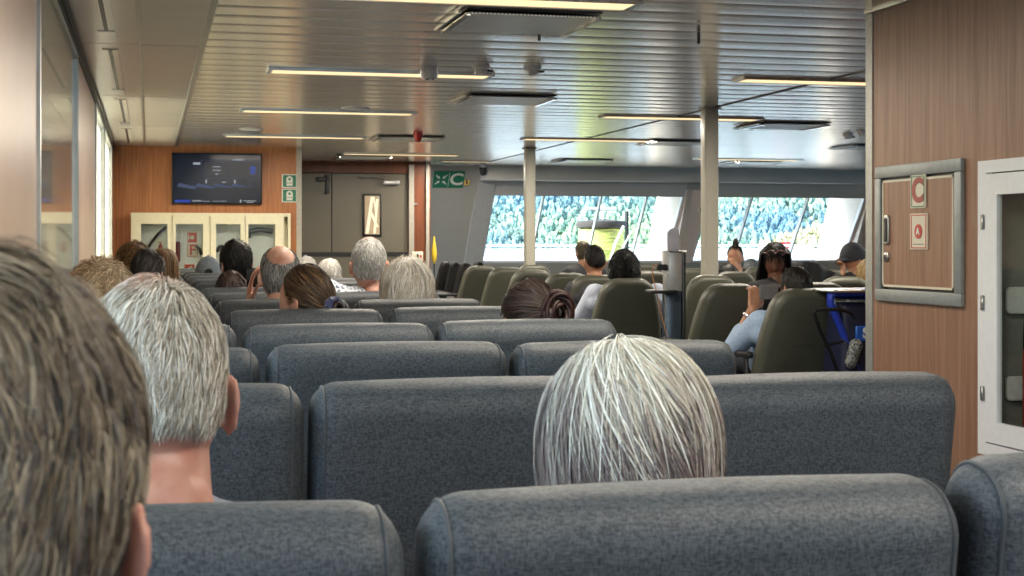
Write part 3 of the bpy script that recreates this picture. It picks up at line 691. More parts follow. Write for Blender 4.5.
for a, b_, ga, gb in doors:
    a, b_, ga, gb = [Xw(q)*1.008-ox for q in (a,b_,ga,gb)]; zt = z1-z0-.03; gz = H_at(224,16.85)-z0
    d = MB().box(a,ga,-dp-.02,-dp,.03,zt).box(gb,b_,-dp-.02,-dp,.03,zt).box(ga,gb,-dp-.02,-dp,gz,zt).box(ga,gb,-dp-.02,-dp,.03,.16)
    dd = d.build('door', M['cream'], fc, smooth=False)
    MB().box(ga,gb,-dp-.012,-dp-.008,.16,gz).build('door_glass', M['cab_glass'], dd)
    MB().rbox(b_-.022,b_-.012,-dp-.04,-dp-.02,.55,.67,.003,1).build('door_handle', M['metal'], dd)
    MB().box(ga-.004,gb+.004,-.03,-.021,.16,gz).build('back_panel', M['white'], fc)
yi = yw-.10
def thing_tube(name, pts, rad, mt, lb, cat, group=None):
    pts = [Vector(p) for p in pts]; base = Vector(min(pts, key=lambda p: p.z))
    o = MB().tube([p-base for p in pts], rad, 8).build(name, mt); o.location = base; tag(o, lb, cat, group); return o
def up(u, v, z=16.85): p = at(u, v, z); return p
def yy(p, y): return (p.x, y, p.z)
thing_tube('fire_hose', [yy(up(148,248),yi), yy(up(151,243),yi), yy(up(158,234),yi), yy(up(166,227),yi)], .016, M['black'], 'dark hose hanging diagonally in the leftmost cabinet window', 'hose')
pts = [yy(up(250,238),yi)]+[yy(up(250+i*3.6, 231.5-2.0*math.sin(i/7*math.pi)),yi) for i in range(8)]
thing_tube('fire_hose', pts, .03, M['black'], 'thick black hose arching across the rightmost cabinet window', 'hose')
thing_tube('fire_hose', [yy(up(217,252),yi), yy(up(220,247),yi), yy(up(224,246),yi)], .02, M['black'], 'short dark hose end in the third cabinet window', 'hose')
thing_tube('hose_nozzle', [yy(up(196,246),yi), yy(up(200,249),yi), yy(up(202,255),yi)], .018, M['dark_metal'], 'dark nozzle beside the letter F sign in the cabinet', 'nozzle')
thing_tube('yellow_hose', [yy(up(178,276),yi), yy(up(184,272),yi), yy(up(192,274),yi), yy(up(199,270),yi)], .03, M['yellow'], 'yellow hose lying low in the second cabinet window', 'hose')
def sm_sign(name, u0, v0, u1, v1, base, lb, cat, parts):
    a, b_ = at(u0, v1, 16.95), at(u1, v0, 16.95); cxx = (a.x+b_.x)/2; cz = (a.z+b_.z)/2; hw, hh = (b_.x-a.x)/2, (b_.z-a.z)/2
    r = empty(name, (cxx, yw-.033, cz), 0, lb, cat); MB().box(-hw,hw,-.006,0,-hh,hh).build('sign_board', base, r)
    for pn, mt, fn in parts: fn(hw, hh).build(pn, mt, r)
def ext_pic(hw, hh): return MB().lathe([(.3*hw,-hh*.7),(.35*hw,-hh*.6),(.35*hw,hh*.15),(.12*hw,hh*.35),(.12*hw,hh*.55)], (0,-.008,0), 14).box(-.5*hw,.1*hw,-.011,-.007,hh*.5,hh*.62)
sm_sign('extinguisher_sign', 155, 239, 166, 254, M['sign_white'], 'white sign with a red extinguisher symbol in the leftmost cabinet window', 'sign', [('pictogram', M['sign_red'], ext_pic)])
sm_sign('hose_sign', 187.5, 232.5, 197, 242.5, M['sign_red'], 'red hose-reel sign above the letter F sign in the cabinet', 'sign', [('pictogram', M['sign_cream'], lambda hw,hh: MB().lathe([(.45*hw,0),(.45*hw,.002)], (0,-.009,0), 18, 'Y').box(-.9*hw,-.6*hw,-.009,-.006,-hh*.6,hh*.6))])
def f_text(hw, hh): return text_mb('F', hh*2.2, lambda x,y,z: (x, -.009+z*.5, y), bold=.004)
sm_sign('letter_sign', 187, 244, 198, 257, M['sign_cream'], 'cream sign with a large red letter F inside the cabinet', 'sign', [('lettering', M['sign_red'], f_text), ('border', M['sign_red'], lambda hw,hh: MB().box(-hw*.95,hw*.95,-.008,-.006,hh*.85,hh*.93).box(-hw*.95,hw*.95,-.008,-.006,-hh*.93,-hh*.85).box(-hw*.95,-hw*.87,-.008,-.006,-hh*.9,hh*.9).box(hw*.87,hw*.95,-.008,-.006,-hh*.9,hh*.9))])
sm_sign('hydrant_sign', 184.5, 264.5, 194.5, 274, M['sign_red'], 'red sign with a cream hook at the bottom of the second cabinet window', 'sign', [('pictogram', M['sign_cream'], lambda hw,hh: MB().tube([(-.6*hw,-.009,-.5*hh),(0,-.009,.3*hh),(.6*hw,-.009,.5*hh)], .01, 6))])
o = MB().rbox(-.03,.03,-.05,.05,-.12,.12,.02,3).build('equipment_box', mat('maroon_box', (.16,.02,.03), .5)); o.location = (up(177.5,252).x, yi, up(177.5,252).z); tag(o, 'small maroon equipment box at the left of the second cabinet window', 'box')
thing_tube('hose_coil', [(up(179,236).x+.03*math.cos(a), yi, up(179,236).z+.08*math.sin(a)) for a in np.linspace(0,6.2,18)], .010, M['grey_plastic'], 'grey hose coil at the top left of the second cabinet window', 'hose')

# muster station sign on the grey leaning bulkhead
zt_, zb_ = H_at(170,21.1), H_at(186,21.1); xm = (X_at(437,21)+X_at(467,21.2))/2+.03; zc_ = (zt_+zb_)/2
ms = empty('muster_sign', (xm, Yp(zc_)-.004, zc_), 0, 'green muster station sign with white arrows and a letter C on the grey bulkhead', 'sign')
tilt = math.atan(.8); ct, st_ = math.cos(tilt), math.sin(tilt); hh = (zt_-zb_)/2/ct; hw = (X_at(467,21.2)-X_at(437,21))/2
def tl3(a, b, c): return (a, -b*st_ - c*ct, b*ct - c*st_)
def tpl(mb, x0, x1, z0, z1, c): mb.add([tl3(a,b,c) for a,b in ((x0,z0),(x1,z0),(x1,z1),(x0,z1))], [(0,1,2,3)]); return mb
bb = MB(); pts = [tl3(a,b,c) for c in (0,.01) for a,b in ((-hw,-hh),(hw,-hh),(hw,hh),(-hw,hh))]
bb.add(pts, [(3,2,1,0),(4,5,6,7),(0,1,5,4),(1,2,6,5),(2,3,7,6),(3,0,4,7)]).build('sign_board', M['green_sign'], ms)
p = MB(); cx = -hw*.5
for sx, sz in ((1,1),(1,-1),(-1,1),(-1,-1)):
    d = Vector((sx,sz)).normalized(); q = Vector((-d.y,d.x)); c0 = Vector((cx,0)); R1, R0 = hh*.80, hh*.18
    P_ = [c0+d*R1+q*.010, c0+d*R1-q*.010, c0+d*(R0+.04)-q*.010, c0+d*(R0+.04)-q*.028, c0+d*R0, c0+d*(R0+.04)+q*.028, c0+d*(R0+.04)+q*.010]
    p.add([tl3(a.x,a.y,.013) for a in P_], [tuple(range(7))])
p.build('arrows', M['sign_white'], ms)
text_mb('C', hh*2.0, lambda x,y,z: tl3(x+hw*.5, y, .013+z), bold=.006).build('lettering', M['sign_white'], ms)
tpl(MB(), -.003, .003, -hh*.9, hh*.9, .013).build('divider', M['sign_white'], ms)
def small_plate(u, v, z, w_, h_, name, lb):
    x = X_at(u,z); zz = H_at(v,z); r = empty(name, (x, Yp(zz)-.012, zz), 0, lb, 'sign')
    MB().rbox(-w_/2,w_/2,-.012,.01,-h_/2,h_/2,.004,1).build('plate', M['gold'] if 'brass' in lb else M['sign_cream'], r)
    MB().box(-w_*.2,w_*.1,-.016,-.011,-h_*.3,h_*.3).build('symbol', M['black'], r)
small_plate(471, 181, 21.3, .085, .10, 'number_plate', 'small brass number plate right of the green muster sign')
small_plate(697, 210, 22.9, .11, .10, 'number_plate', 'small cream number plate on the pillar between the front windows')
o = MB().lathe([(.05,0),(.05,-.04),(.04,-.08),(.015,-.095)], n=20).build('dome_camera', M['black']); x = X_at(487,20.9); o.location = (x, 20.66, H_at(168,20.9)); tag(o, 'black dome camera at the left end of the window header', 'camera')
MB().box(-.045,.045,-.01,.07,-.0,.02).build('camera_bracket', M['black'], o)

# alarm point, yellow strap
x = X_at(422.5,20.0); r = empty('alarm_point', (x, YD-.03, H_at(257,20.1)), 0, 'pale alarm call point on the red-brown door jamb', 'alarm')
MB().rbox(-.075,.075,-.02,.03,-.07,.07,.006,2).build('housing', M['sign_cream'], r); MB().box(-.012,.012,-.026,-.018,-.045,.04).build('slot', M['black'], r); MB().box(.03,.055,-.026,-.018,-.01,.03).build('button', M['sign_red'], r)
o = MB().rbox(-.02,.02,-.02,.01,-.012,.012,.004,1).build('wall_hook', M['metal']); o.location = (X_at(421,20), YD-.01, H_at(203,20)); tag(o, 'small chrome hook on the red-brown door jamb', 'hook')
x = X_at(436.5,20.6); r = empty('rescue_light', (x, 20.45, .0), 0, 'yellow rescue light on a thin black pole beside the doorway', 'light')
MB().tube([(0,0,0),(0,0,1.3)], .010, 8).lathe([(.09,0),(.09,.015),(.02,.03)], n=16).build('pole', M['black'], r)
MB().lathe([(.012,.92),(.035,.98),(.042,1.06),(.032,1.14),(.018,1.22),(.010,1.30)], n=16).build('lamp_body', M['yellow'], r)

# ------------------------------------------------------------------ right partition: hatch door and extinguisher cabinet
hy0, hy1, hz0, hz1 = 5.70, 6.47, .925, 1.552
r = empty('wall_hatch', (XW, (hy0+hy1)/2, hz0), 0, 'square wooden access hatch in a steel frame marked C on the partition', 'hatch')
hw = (hy1-hy0)/2; H = hz1-hz0; fw = .055
fr = MB()
def fbox(mb, x0, x1, y0, y1, z0_, z1_, rr=.004): return mb.rbox(x0,x1,y0,y1,z0_,z1_,rr,2)
fbox(fr,-.022,0,-hw,hw,0,fw); fbox(fr,-.022,0,-hw,hw,H-fw,H); fbox(fr,-.022,0,-hw,-hw+fw,fw,H-fw); fbox(fr,-.022,0,hw-fw,hw,fw,H-fw)
fr.build('frame', mat('satin_steel', (.30,.33,.33), .42, .3), r)
MB().box(-.004,-.001,-hw+fw,hw-fw,fw,H-fw).build('gap', M['black'], r)
g = .012; dr_ = MB().box(-.014,-.004,-hw+fw+g,hw-fw-g,fw+g,H-fw-g).build('hatch_door', M['wood2'], r)
e = MB(); a0, a1, b0, b1 = -hw+fw+g, hw-fw-g, fw+g, H-fw-g
e.box(-.017,-.004,a0,a1,b0,b0+.01).box(-.017,-.004,a0,a1,b1-.01,b1).box(-.017,-.004,a0,a0+.01,b0,b1).box(-.017,-.004,a1-.01,a1,b0,b1); e.build('edge_strip', M['sign_cream'], r)
hnd = MB().pillow(round_rect(.022,.070,.014,4), .012, .004, 2, lambda a,b,c:(-.019+c,a+hw-.115,b+.33)).build('latch_plate', M['metal'], r)
MB().pillow(round_rect(.012,.055,.008,4), .008, .002, 2, lambda a,b,c:(-.025+c,a+hw-.115,b+.33)).build('latch_recess', M['black'], hnd)
lk = MB().lathe([(.024,0),(.024,-.008),(.018,-.012)], (-.014,hw-.11,.205), 20, 'X').build('lock', M['metal'], r)
MB().box(-.030,-.024,hw-.113,hw-.107,.195,.215).build('keyhole', M['black'], lk)
def plane_sign(name, yc, zc, w_, h_, lb, txt, kind):
    r = empty(name, (XW-.016, yc, zc), 0, lb, 'sign')
    MB().box(-.005,0,-w_/2,w_/2,-h_/2,h_/2).build('sign_board', M['sign_cream'], r)
    b = MB(); t = .004; k = .86
    for y0,y1,q0,q1 in ((-w_/2*k,w_/2*k,h_/2*.88,h_/2*.88+t),(-w_/2*k,w_/2*k,-h_/2*.88-t,-h_/2*.88),(-w_/2*k,-w_/2*k+t,-h_/2*.88,h_/2*.88),(w_/2*k-t,w_/2*k,-h_/2*.88,h_/2*.88)): b.box(-.007,-.004,y0,y1,q0,q1)
    b.build('border', M['green_sign'] if kind == 'C' else M['sign_red'], r)
    if kind == 'C': text_mb('C', h_*1.0, lambda x,y,z: (-.007-z*.5, -x, y), bold=.006).build('lettering', mat('brick_red', (.38,.10,.08), .5), r)
    else:
        MB().lathe([(h_*.2,0),(h_*.2,-.004)], (-.004,0,.0), 28, 'X').build('disc', M['sign_red'], r)
        text_mb('A', h_*.24, lambda x,y,z: (-.010-z*.3, -x, y), bold=.002).build('lettering', M['sign_white'], r)
        MB().box(-.007,-.004,-w_*.3,w_*.3,-h_*.36,-h_*.345).build('small_print', M['black'], r)
hc = (hy0+hy1)/2
def Yw(u): return (1543.0*XW/(u-149) - SY*XW)/CY
yC = (Yw(914.5)+Yw(929.5))/2; zz = 1543*XW/(922-149)
plane_sign('letter_sign', yC, H_at(191.5,zz), abs(Yw(914.5)-Yw(929.5)), 33/1500*zz, 'cream sign with a brick-red letter C, upper on the wall hatch', 'C', 'C')
plane_sign('symbol_sign', (Yw(914)+Yw(931.5))/2, H_at(231.5,zz), abs(Yw(914)-Yw(931.5)), 36/1500*zz, 'cream sign with a red disc and white A, lower on the wall hatch', 'A', 'A')

# white cabinet
r = empty('extinguisher_cabinet', (XW, (WY0+WY1)/2, WZ0-.03), 0, 'white framed glazed cabinet recessed in the partition at the right edge', 'cabinet')
hw = (WY1-WY0)/2; H = WZ1-WZ0+.06; q = .05
f = MB(); f.box(-.03,0,-hw-q,hw+q,0,.05).box(-.03,0,-hw-q,hw+q,H-.05,H).box(-.03,0,-hw-q,-hw+.01,.05,H-.05).box(-.03,0,hw-.01,hw+q,.05,H-.05); f.build('frame', M['white'], r, smooth=False)
d = MB(); w1 = .085; d.box(-.036,-.012,-hw+.016,hw-.016,.056,.056+w1).box(-.036,-.012,-hw+.016,hw-.016,H-.056-w1,H-.056).box(-.036,-.012,-hw+.016,-hw+.016+w1,.056+w1,H-.056-w1).box(-.036,-.012,hw-.016-w1,hw-.016,.056+w1,H-.056-w1)
dd = d.build('door', M['white'], r, smooth=False); MB().box(-.026,-.020,-hw+.1,hw-.1,.14,H-.14).build('door_glass', M['cab_glass'], dd)
for zq in (.25,.62,.95): MB().rbox(-.044,-.030,hw-.004,hw+.012,zq-.03,zq+.03,.003,1).build('hinge', M['metal'], dd)
MB().box(.0,.195,-hw+.001,hw-.001,.031,.036).box(.19,.198,-hw+.001,hw-.001,.03,H-.03).box(.0,.195,hw-.006,hw-.001,.03,H-.03).box(.0,.195,-hw+.001,-hw+.006,.03,H-.03).box(.0,.195,-hw+.001,hw-.001,H-.036,H-.031).build('lining', mat('grey_lining', (.30,.30,.27), .5), r)
zc0 = WZ0+.01
e = empty('fire_extinguisher', (XW+.118, 5.34, zc0+.005), 0, 'red fire extinguisher inside the white glazed cabinet', 'extinguisher')
MB().lathe([(.05,0),(.064,.02),(.064,.37),(.05,.43),(.022,.46),(.022,.52)], n=28).build('cylinder', M['red'], e)
MB().rbox(-.02,.02,-.03,.03,.52,.56,.006,2).rbox(-.01,.01,-.10,.02,.57,.585,.004,1).build('valve', M['black'], e); MB().tube([(0,.02,.54),(0,.09,.5),(0,.10,.3),(0,.09,.15)], .012, 8).build('hose', M['black'], e)
for zq, hq in ((1.02,.11),(.66,.10)):
    o = MB().pillow(round_rect(.05,hq/2,.02,4), .02, .006, 2, lambda a,b,c:(XW+.10+a,WY1-.03+c,b+zq-WZ0+.30)).build('equipment_bracket', M['grey_plastic']); tag(o, 'grey bracket plate inside the white cabinet, the %s one' % ('upper' if zq > .8 else 'lower'), 'bracket', 'brackets inside the white cabinet')

# ------------------------------------------------------------------ kiosk, cable and cart
kz = 9.25; kx = X_at(673, kz); ky = Y_at(kx, kz)
r = empty('payment_kiosk', (kx, ky, 0), math.radians(-6), 'stainless steel kiosk post with a card reader, shelf and clear sign holder', 'kiosk')
topz = H_at(252, kz); sh_ = H_at(291, kz)
MB().rbox(-.055,.045,-.05,.05,sh_,topz,.006,2).build('steel_post', mat('bright_steel', (.62,.63,.63), .35, .6), r)
MB().rbox(-.058,.042,-.048,.05,.0,sh_,.006,2).build('lower_body', mat('blue_grey_body', (.06,.085,.12), .25, .3), r)
MB().rbox(.045,.066,-.06,.06,0,topz-.005,.006,2).build('edge_profile', M['dark_metal'], r)
MB().rbox(-.062,.070,-.062,.062,topz,topz+.008,.003,1).build('cap_plate', M['metal'], r)
MB().rbox(-.17,.0,-.13,.05,sh_-.012,sh_+.008,.005,2).build('shelf', M['black'], r)
rd = MB().rbox(-.082,-.045,-.085,-.04,sh_+.10,sh_+.25,.006,2).build('card_reader', M['grey_plastic'], r)
MB().rbox(-.12,-.06,-.10,-.07,H_at(270,kz),H_at(266,kz)+.012,.004,1).rbox(-.075,-.052,-.09,-.083,sh_+.13,sh_+.16,.002,1).build('reader_slot', M['black'], rd)
acr = mat('frosted_acrylic', (.62,.62,.70), .3)
a_ = MB().pillow([(x_, z_) for x_, z_ in [(-.038,0),(.038,0),(.038,.125),(.030,.142),(.010,.15),(-.022,.135),(-.038,.115)]], .006, .0015, 2, lambda a,b,c:(a,c,b+topz+.004)).build('sign_holder', acr, r)
p0 = at(652,268,kz-.06); thing_tube('charging_cable', [at(660,266,kz-.1), at(653,265,kz-.08), at(652,275,kz-.05), at(656,290,kz-.06), at(660,310,kz-.06), at(668,340,kz-.05)], .0035, mat('orange_cable', (.62,.28,.12), .5), 'thin orange charging cable hanging from the kiosk', 'cable')

gz = 7.62; gx = X_at(846, gz); gy = Y_at(gx, gz)
r = empty('luggage_cart', (gx, gy, 0), 0, 'blue luggage cart with silver tray and black handle beside the partition', 'cart')
zz = lambda v: H_at(v, gz)
MB().tube([(.09,0,.12),(.07,0,zz(372)),(-.045,0,zz(320)),(-.085,0,zz(303)),(-.085,0,zz(296)),(-.06,0,zz(293)),(.28,0,zz(292))], .021, 10).tube([(.06,.3,.12),(.06,.3,zz(300)),(.28,.3,zz(299))], .019, 10).build('blue_frame', M['blue'], r)
MB().rbox(-.10,.32,-.06,.30,zz(292.5),zz(289.5),.006,2).build('tray', M['metal'], r)
MB().tube([(-.246,-.16,zz(309)),(-.250,-.16,zz(311)),(-.205,-.13,zz(328)),(-.13,-.09,zz(350)),(-.05,-.04,.5),(.03,.08,.14)], .010, 8).tube([(-.246,-.16,zz(309)),(-.21,-.17,zz(307.5)),(-.11,-.17,zz(308)),(-.06,-.17,zz(311)),(-.035,-.17,zz(317))], .009, 8).build('handle', mat('worn_black_tube', (.05,.05,.055), .25, .8), r)
MB().tube([(-.18,-.12,zz(344)),(-.06,-.09,zz(340))], .007, 6).build('cross_bar', M['black'], r)
MB().rbox(-.03,.34,-.02,.28,.16,zz(303),.03,3).build('bag', mat('navy_bag', (.008,.012,.04), .6), r)
lab = MB().rbox(.04,.26,-.035,-.018,zz(341),zz(326),.004,1).build('blue_label', mat('bright_blue', (.02,.12,.55), .4), r)
text_mb('ST', .075, lambda x,y,z: (x+.115, -.037-z, y+(zz(341)+zz(326))/2), bold=.003).build('lettering', M['sign_white'], lab)
wr = MB().capsule((.0,-.05,zz(362)),(.03,-.05,zz(345)),.03,.035).build('net_bottle', mat('white_mesh_net', (.35,.37,.36), .6, var=.5, scale=90), r)
for sx in (-.08,.30): MB().lathe([(.06,-.015),(.06,.015)], (sx,.14,.06), 20, 'X').build('wheel', M['black'], r)
MB().box(-.1,.32,-.02,.3,.10,.14).build('base_plate', M['dark_metal'], r)
#PEOPLE
# ------------------------------------------------------------------ people
def skin_mat(name, col, sss=.12):
    m, n, l, b = newmat(name); tc = n.new('ShaderNodeTexCoord')
    a = n.new('ShaderNodeTexNoise'); a.inputs['Scale'].default_value = 26; a.inputs['Detail'].default_value = 5; l.new(tc.outputs['Object'], a.inputs['Vector'])
    mr = n.new('ShaderNodeMapRange'); mr.inputs[1].default_value = .38; mr.inputs[2].default_value = .64; l.new(a.outputs[0], mr.inputs[0])
    mx = n.new('ShaderNodeMix'); mx.data_type = 'RGBA'; mx.inputs[6].default_value = (col[0]*.86, col[1]*.68, col[2]*.64, 1); mx.inputs[7].default_value = (*col, 1)
    l.new(mr.outputs[0], mx.inputs[0]); l.new(mx.outputs[2], b.inputs['Base Color'])
    f = n.new('ShaderNodeTexNoise'); f.inputs['Scale'].default_value = 260; f.inputs['Detail'].default_value = 3; l.new(tc.outputs['Object'], f.inputs['Vector'])
    bp = n.new('ShaderNodeBump'); bp.inputs['Strength'].default_value = .25; bp.inputs['Distance'].default_value = .002; l.new(f.outputs[0], bp.inputs['Height']); l.new(bp.outputs[0], b.inputs['Normal'])
    b.inputs['Roughness'].default_value = .5; b.inputs['Subsurface Weight'].default_value = sss
    b.inputs['Subsurface Radius'].default_value = (1,.35,.2); b.inputs['Subsurface Scale'].default_value = .008
    return m
SK = {'ruddy': skin_mat('ruddy_skin', (.47,.25,.185)), 'fair': skin_mat('fair_skin', (.66,.40,.30)), 'tan': skin_mat('tan_skin', (.42,.23,.14)), 'brown': skin_mat('brown_skin', (.20,.095,.055))}
def hair_mat():
    m, n, l, b = newmat('hair_fibre'); a = n.new('ShaderNodeAttribute'); a.attribute_name = 'Col'; l.new(a.outputs['Color'], b.inputs['Base Color'])
    b.inputs['Roughness'].default_value = .5; b.inputs['Specular IOR Level'].default_value = .35; return m
HM = hair_mat()
def ss(a, b, x): t = np.clip((x-a)/(b-a), 0, 1); return t*t*(3-2*t)
def norm(v): return v/np.maximum(np.linalg.norm(v, axis=-1, keepdims=True), 1e-9)
# skull surface as a function of direction; face looks towards +Y, origin between the ears
def S(d):
    x, y, z = d[...,0], d[...,1], d[...,2]; t = np.clip(-z, 0, 1)
    ax = .0745*(1-.26*t**2); ay = np.where(y < 0, .098*(1-.42*ss(.15,.95,t)), .094*(1-.04*t))
    az = np.where(z > 0, .116, .120)
    fl = 1 + .05*np.exp(-((np.abs(z)-.5)/.25)**2)*np.abs(x)            # fuller temples
    X = x*ax*fl; Y = y*ay; Z = z*az
    fr = ss(.2,.75,y)
    g = lambda cx, cz, sx, sz: np.exp(-((x-cx)/sx)**2-((z-cz)/sz)**2)*fr
    nose = g(0,-.22,.13,.13)*.021 + g(0,-.02,.09,.18)*.010
    Y = Y + nose + g(0,.20,.45,.09)*.005 - (g(.36,.03,.17,.10)+g(-.36,.03,.17,.10))*.009 + g(0,-.47,.22,.045)*.006 + g(0,-.58,.2,.05)*.005 - g(0,-.525,.25,.02)*.004 + g(0,-.82,.3,.14)*.010
    Y = Y + (g(.45,-.25,.2,.18)+g(-.45,-.25,.2,.18))*.004
    return np.stack([X, Y, Z], -1)
def ear_parts(mb, sx, sc=1.0):
    # ear: a shell plate and a rolled rim, swung out from the side of the skull
    ol = [(.004,-.030),(.012,-.024),(.017,-.008),(.021,.010),(.020,.024),(.012,.033),(.0,.035),(-.010,.029),(-.014,.016),(-.013,.0),(-.010,-.014),(-.007,-.026),(-.002,-.032)]
    def to3(a, b, c):     # a: towards the back, b: up, c: outwards
        a2 = a*sc; out = .000 + a2*.36 + c + (.012 if True else 0); return Vector((sx*(.066+out), -.012 - a2*.86 + (0), -.020 + b*sc - a2*.18))
    mb.pillow([(a+.006, b) for a, b in ol], .006, .0025, 2, lambda a,b,c: to3(a,b,c-.001))
    pts = [to3(a+.006, b, .001) for a, b in ol[1:11]]
    mb.tube(pts, [.003,.0038,.0042,.0042,.0042,.0044,.0044,.004,.0035,.003], 8)
    mb.capsule(to3(.008,-.024,.001), to3(.006,-.028,.001), .006, .005, 8, 3)
    mb.capsule(Vector((sx*.062,-.010,-.005)), to3(-.004,0,0), .014, .010, 10, 4)
def head_mesh(mb, Mh, neck_to, rn=.056, ear=1.0, nseg=44):
    V = []; Fc = []; rows = 34
    for i in range(rows+1):
        th = math.pi*i/rows
        for j in range(nseg):
            a = 2*math.pi*j/nseg; V.append((math.sin(th)*math.cos(a), math.sin(th)*math.sin(a), math.cos(th)))
    P = S(np.array(V)); P = [Mh @ Vector(p) for p in P]
    for i in range(rows):
        for j in range(nseg):
            j2 = (j+1) % nseg; Fc.append((i*nseg+j, (i+1)*nseg+j, (i+1)*nseg+j2, i*nseg+j2))
    mb.add(P, Fc)
    t = MB()
    for sx in (-1, 1): ear_parts(t, sx, ear)
    mb.add([Mh @ Vector(p) for p in t.v], t.f)
    a = Mh @ Vector((0,-.022,-.085)); mb.capsule(a, neck_to, rn*.84, rn*1.08, 24, 6)
    mb.capsule(Mh @ Vector((0,.0,-.06)), neck_to+Vector((0,.02,.0)), rn*.92, rn, 20, 5)
    mb.capsule(neck_to+Vector((0,-.01,.01)), neck_to+Vector((0,-.02,-.12)), rn*1.05, .09, 20, 5)

def remesh(mb, name, m, parent, vox, smooth=3):
    me = bpy.data.meshes.new(name); me.from_pydata(mb.v, [], mb.f)
    o = bpy.data.objects.new(name, me); C.objects.link(o)
    r = o.modifiers.new('r', 'REMESH'); r.mode = 'VOXEL'; r.voxel_size = vox; r.use_smooth_shade = True
    s = o.modifiers.new('s', 'SMOOTH'); s.iterations = smooth; s.factor = .5
    dg = bpy.context.evaluated_depsgraph_get(); me2 = bpy.data.meshes.new_from_object(o.evaluated_get(dg)); me2.name = name
    bpy.data.objects.remove(o); bpy.data.meshes.remove(me); me2.shade_smooth()
    return mesh_link(name, me2, m, parent)

def hand_bones(wrist, d, up_, side, curl=.6, s=1.0):
    """palm plus five bent fingers; d: pointing direction, up_: back-of-hand normal, side: towards the thumb"""
    wrist = Vector(wrist); d = Vector(d).normalized(); side = Vector(side); side = (side-d*side.dot(d)).normalized(); n = d.cross(side).normalized()
    if n.dot(Vector(up_)) < 0: n = -n
    out = []
    for k in range(4):
        off = side*(.032-.0205*k)*s; b0 = wrist+d*.018*s+off*.6; kn = wrist+d*(.088-.004*abs(k-1))*s+off
        out.append((b0, kn, .0125*s, .0115*s))
        L = (.042,.047,.043,.034)[k]*s; p = kn; ang = curl*.5; 
        for q, (ll, r0, r1) in enumerate(((L,.0092,.0085),(L*.62,.0085,.0078),(L*.5,.0078,.0068))):
            dd = d*math.cos(ang)-n*math.sin(ang); p2 = p+dd*ll; out.append((p, p2, r0*s, r1*s)); p = p2; ang += curl
    t0 = wrist+d*.022*s+side*.022*s; t1 = t0+(d*.55+side*.75-n*.25).normalized()*.042*s; t2 = t1+(d*.85+side*.25-n*.35).normalized()*.032*s; t3 = t2+(d*.95-n*.4).normalized()*.024*s
    out += [(t0,t1,.014*s,.011*s),(t1,t2,.0105*s,.0092*s),(t2,t3,.0092*s,.0075*s)]
    return out

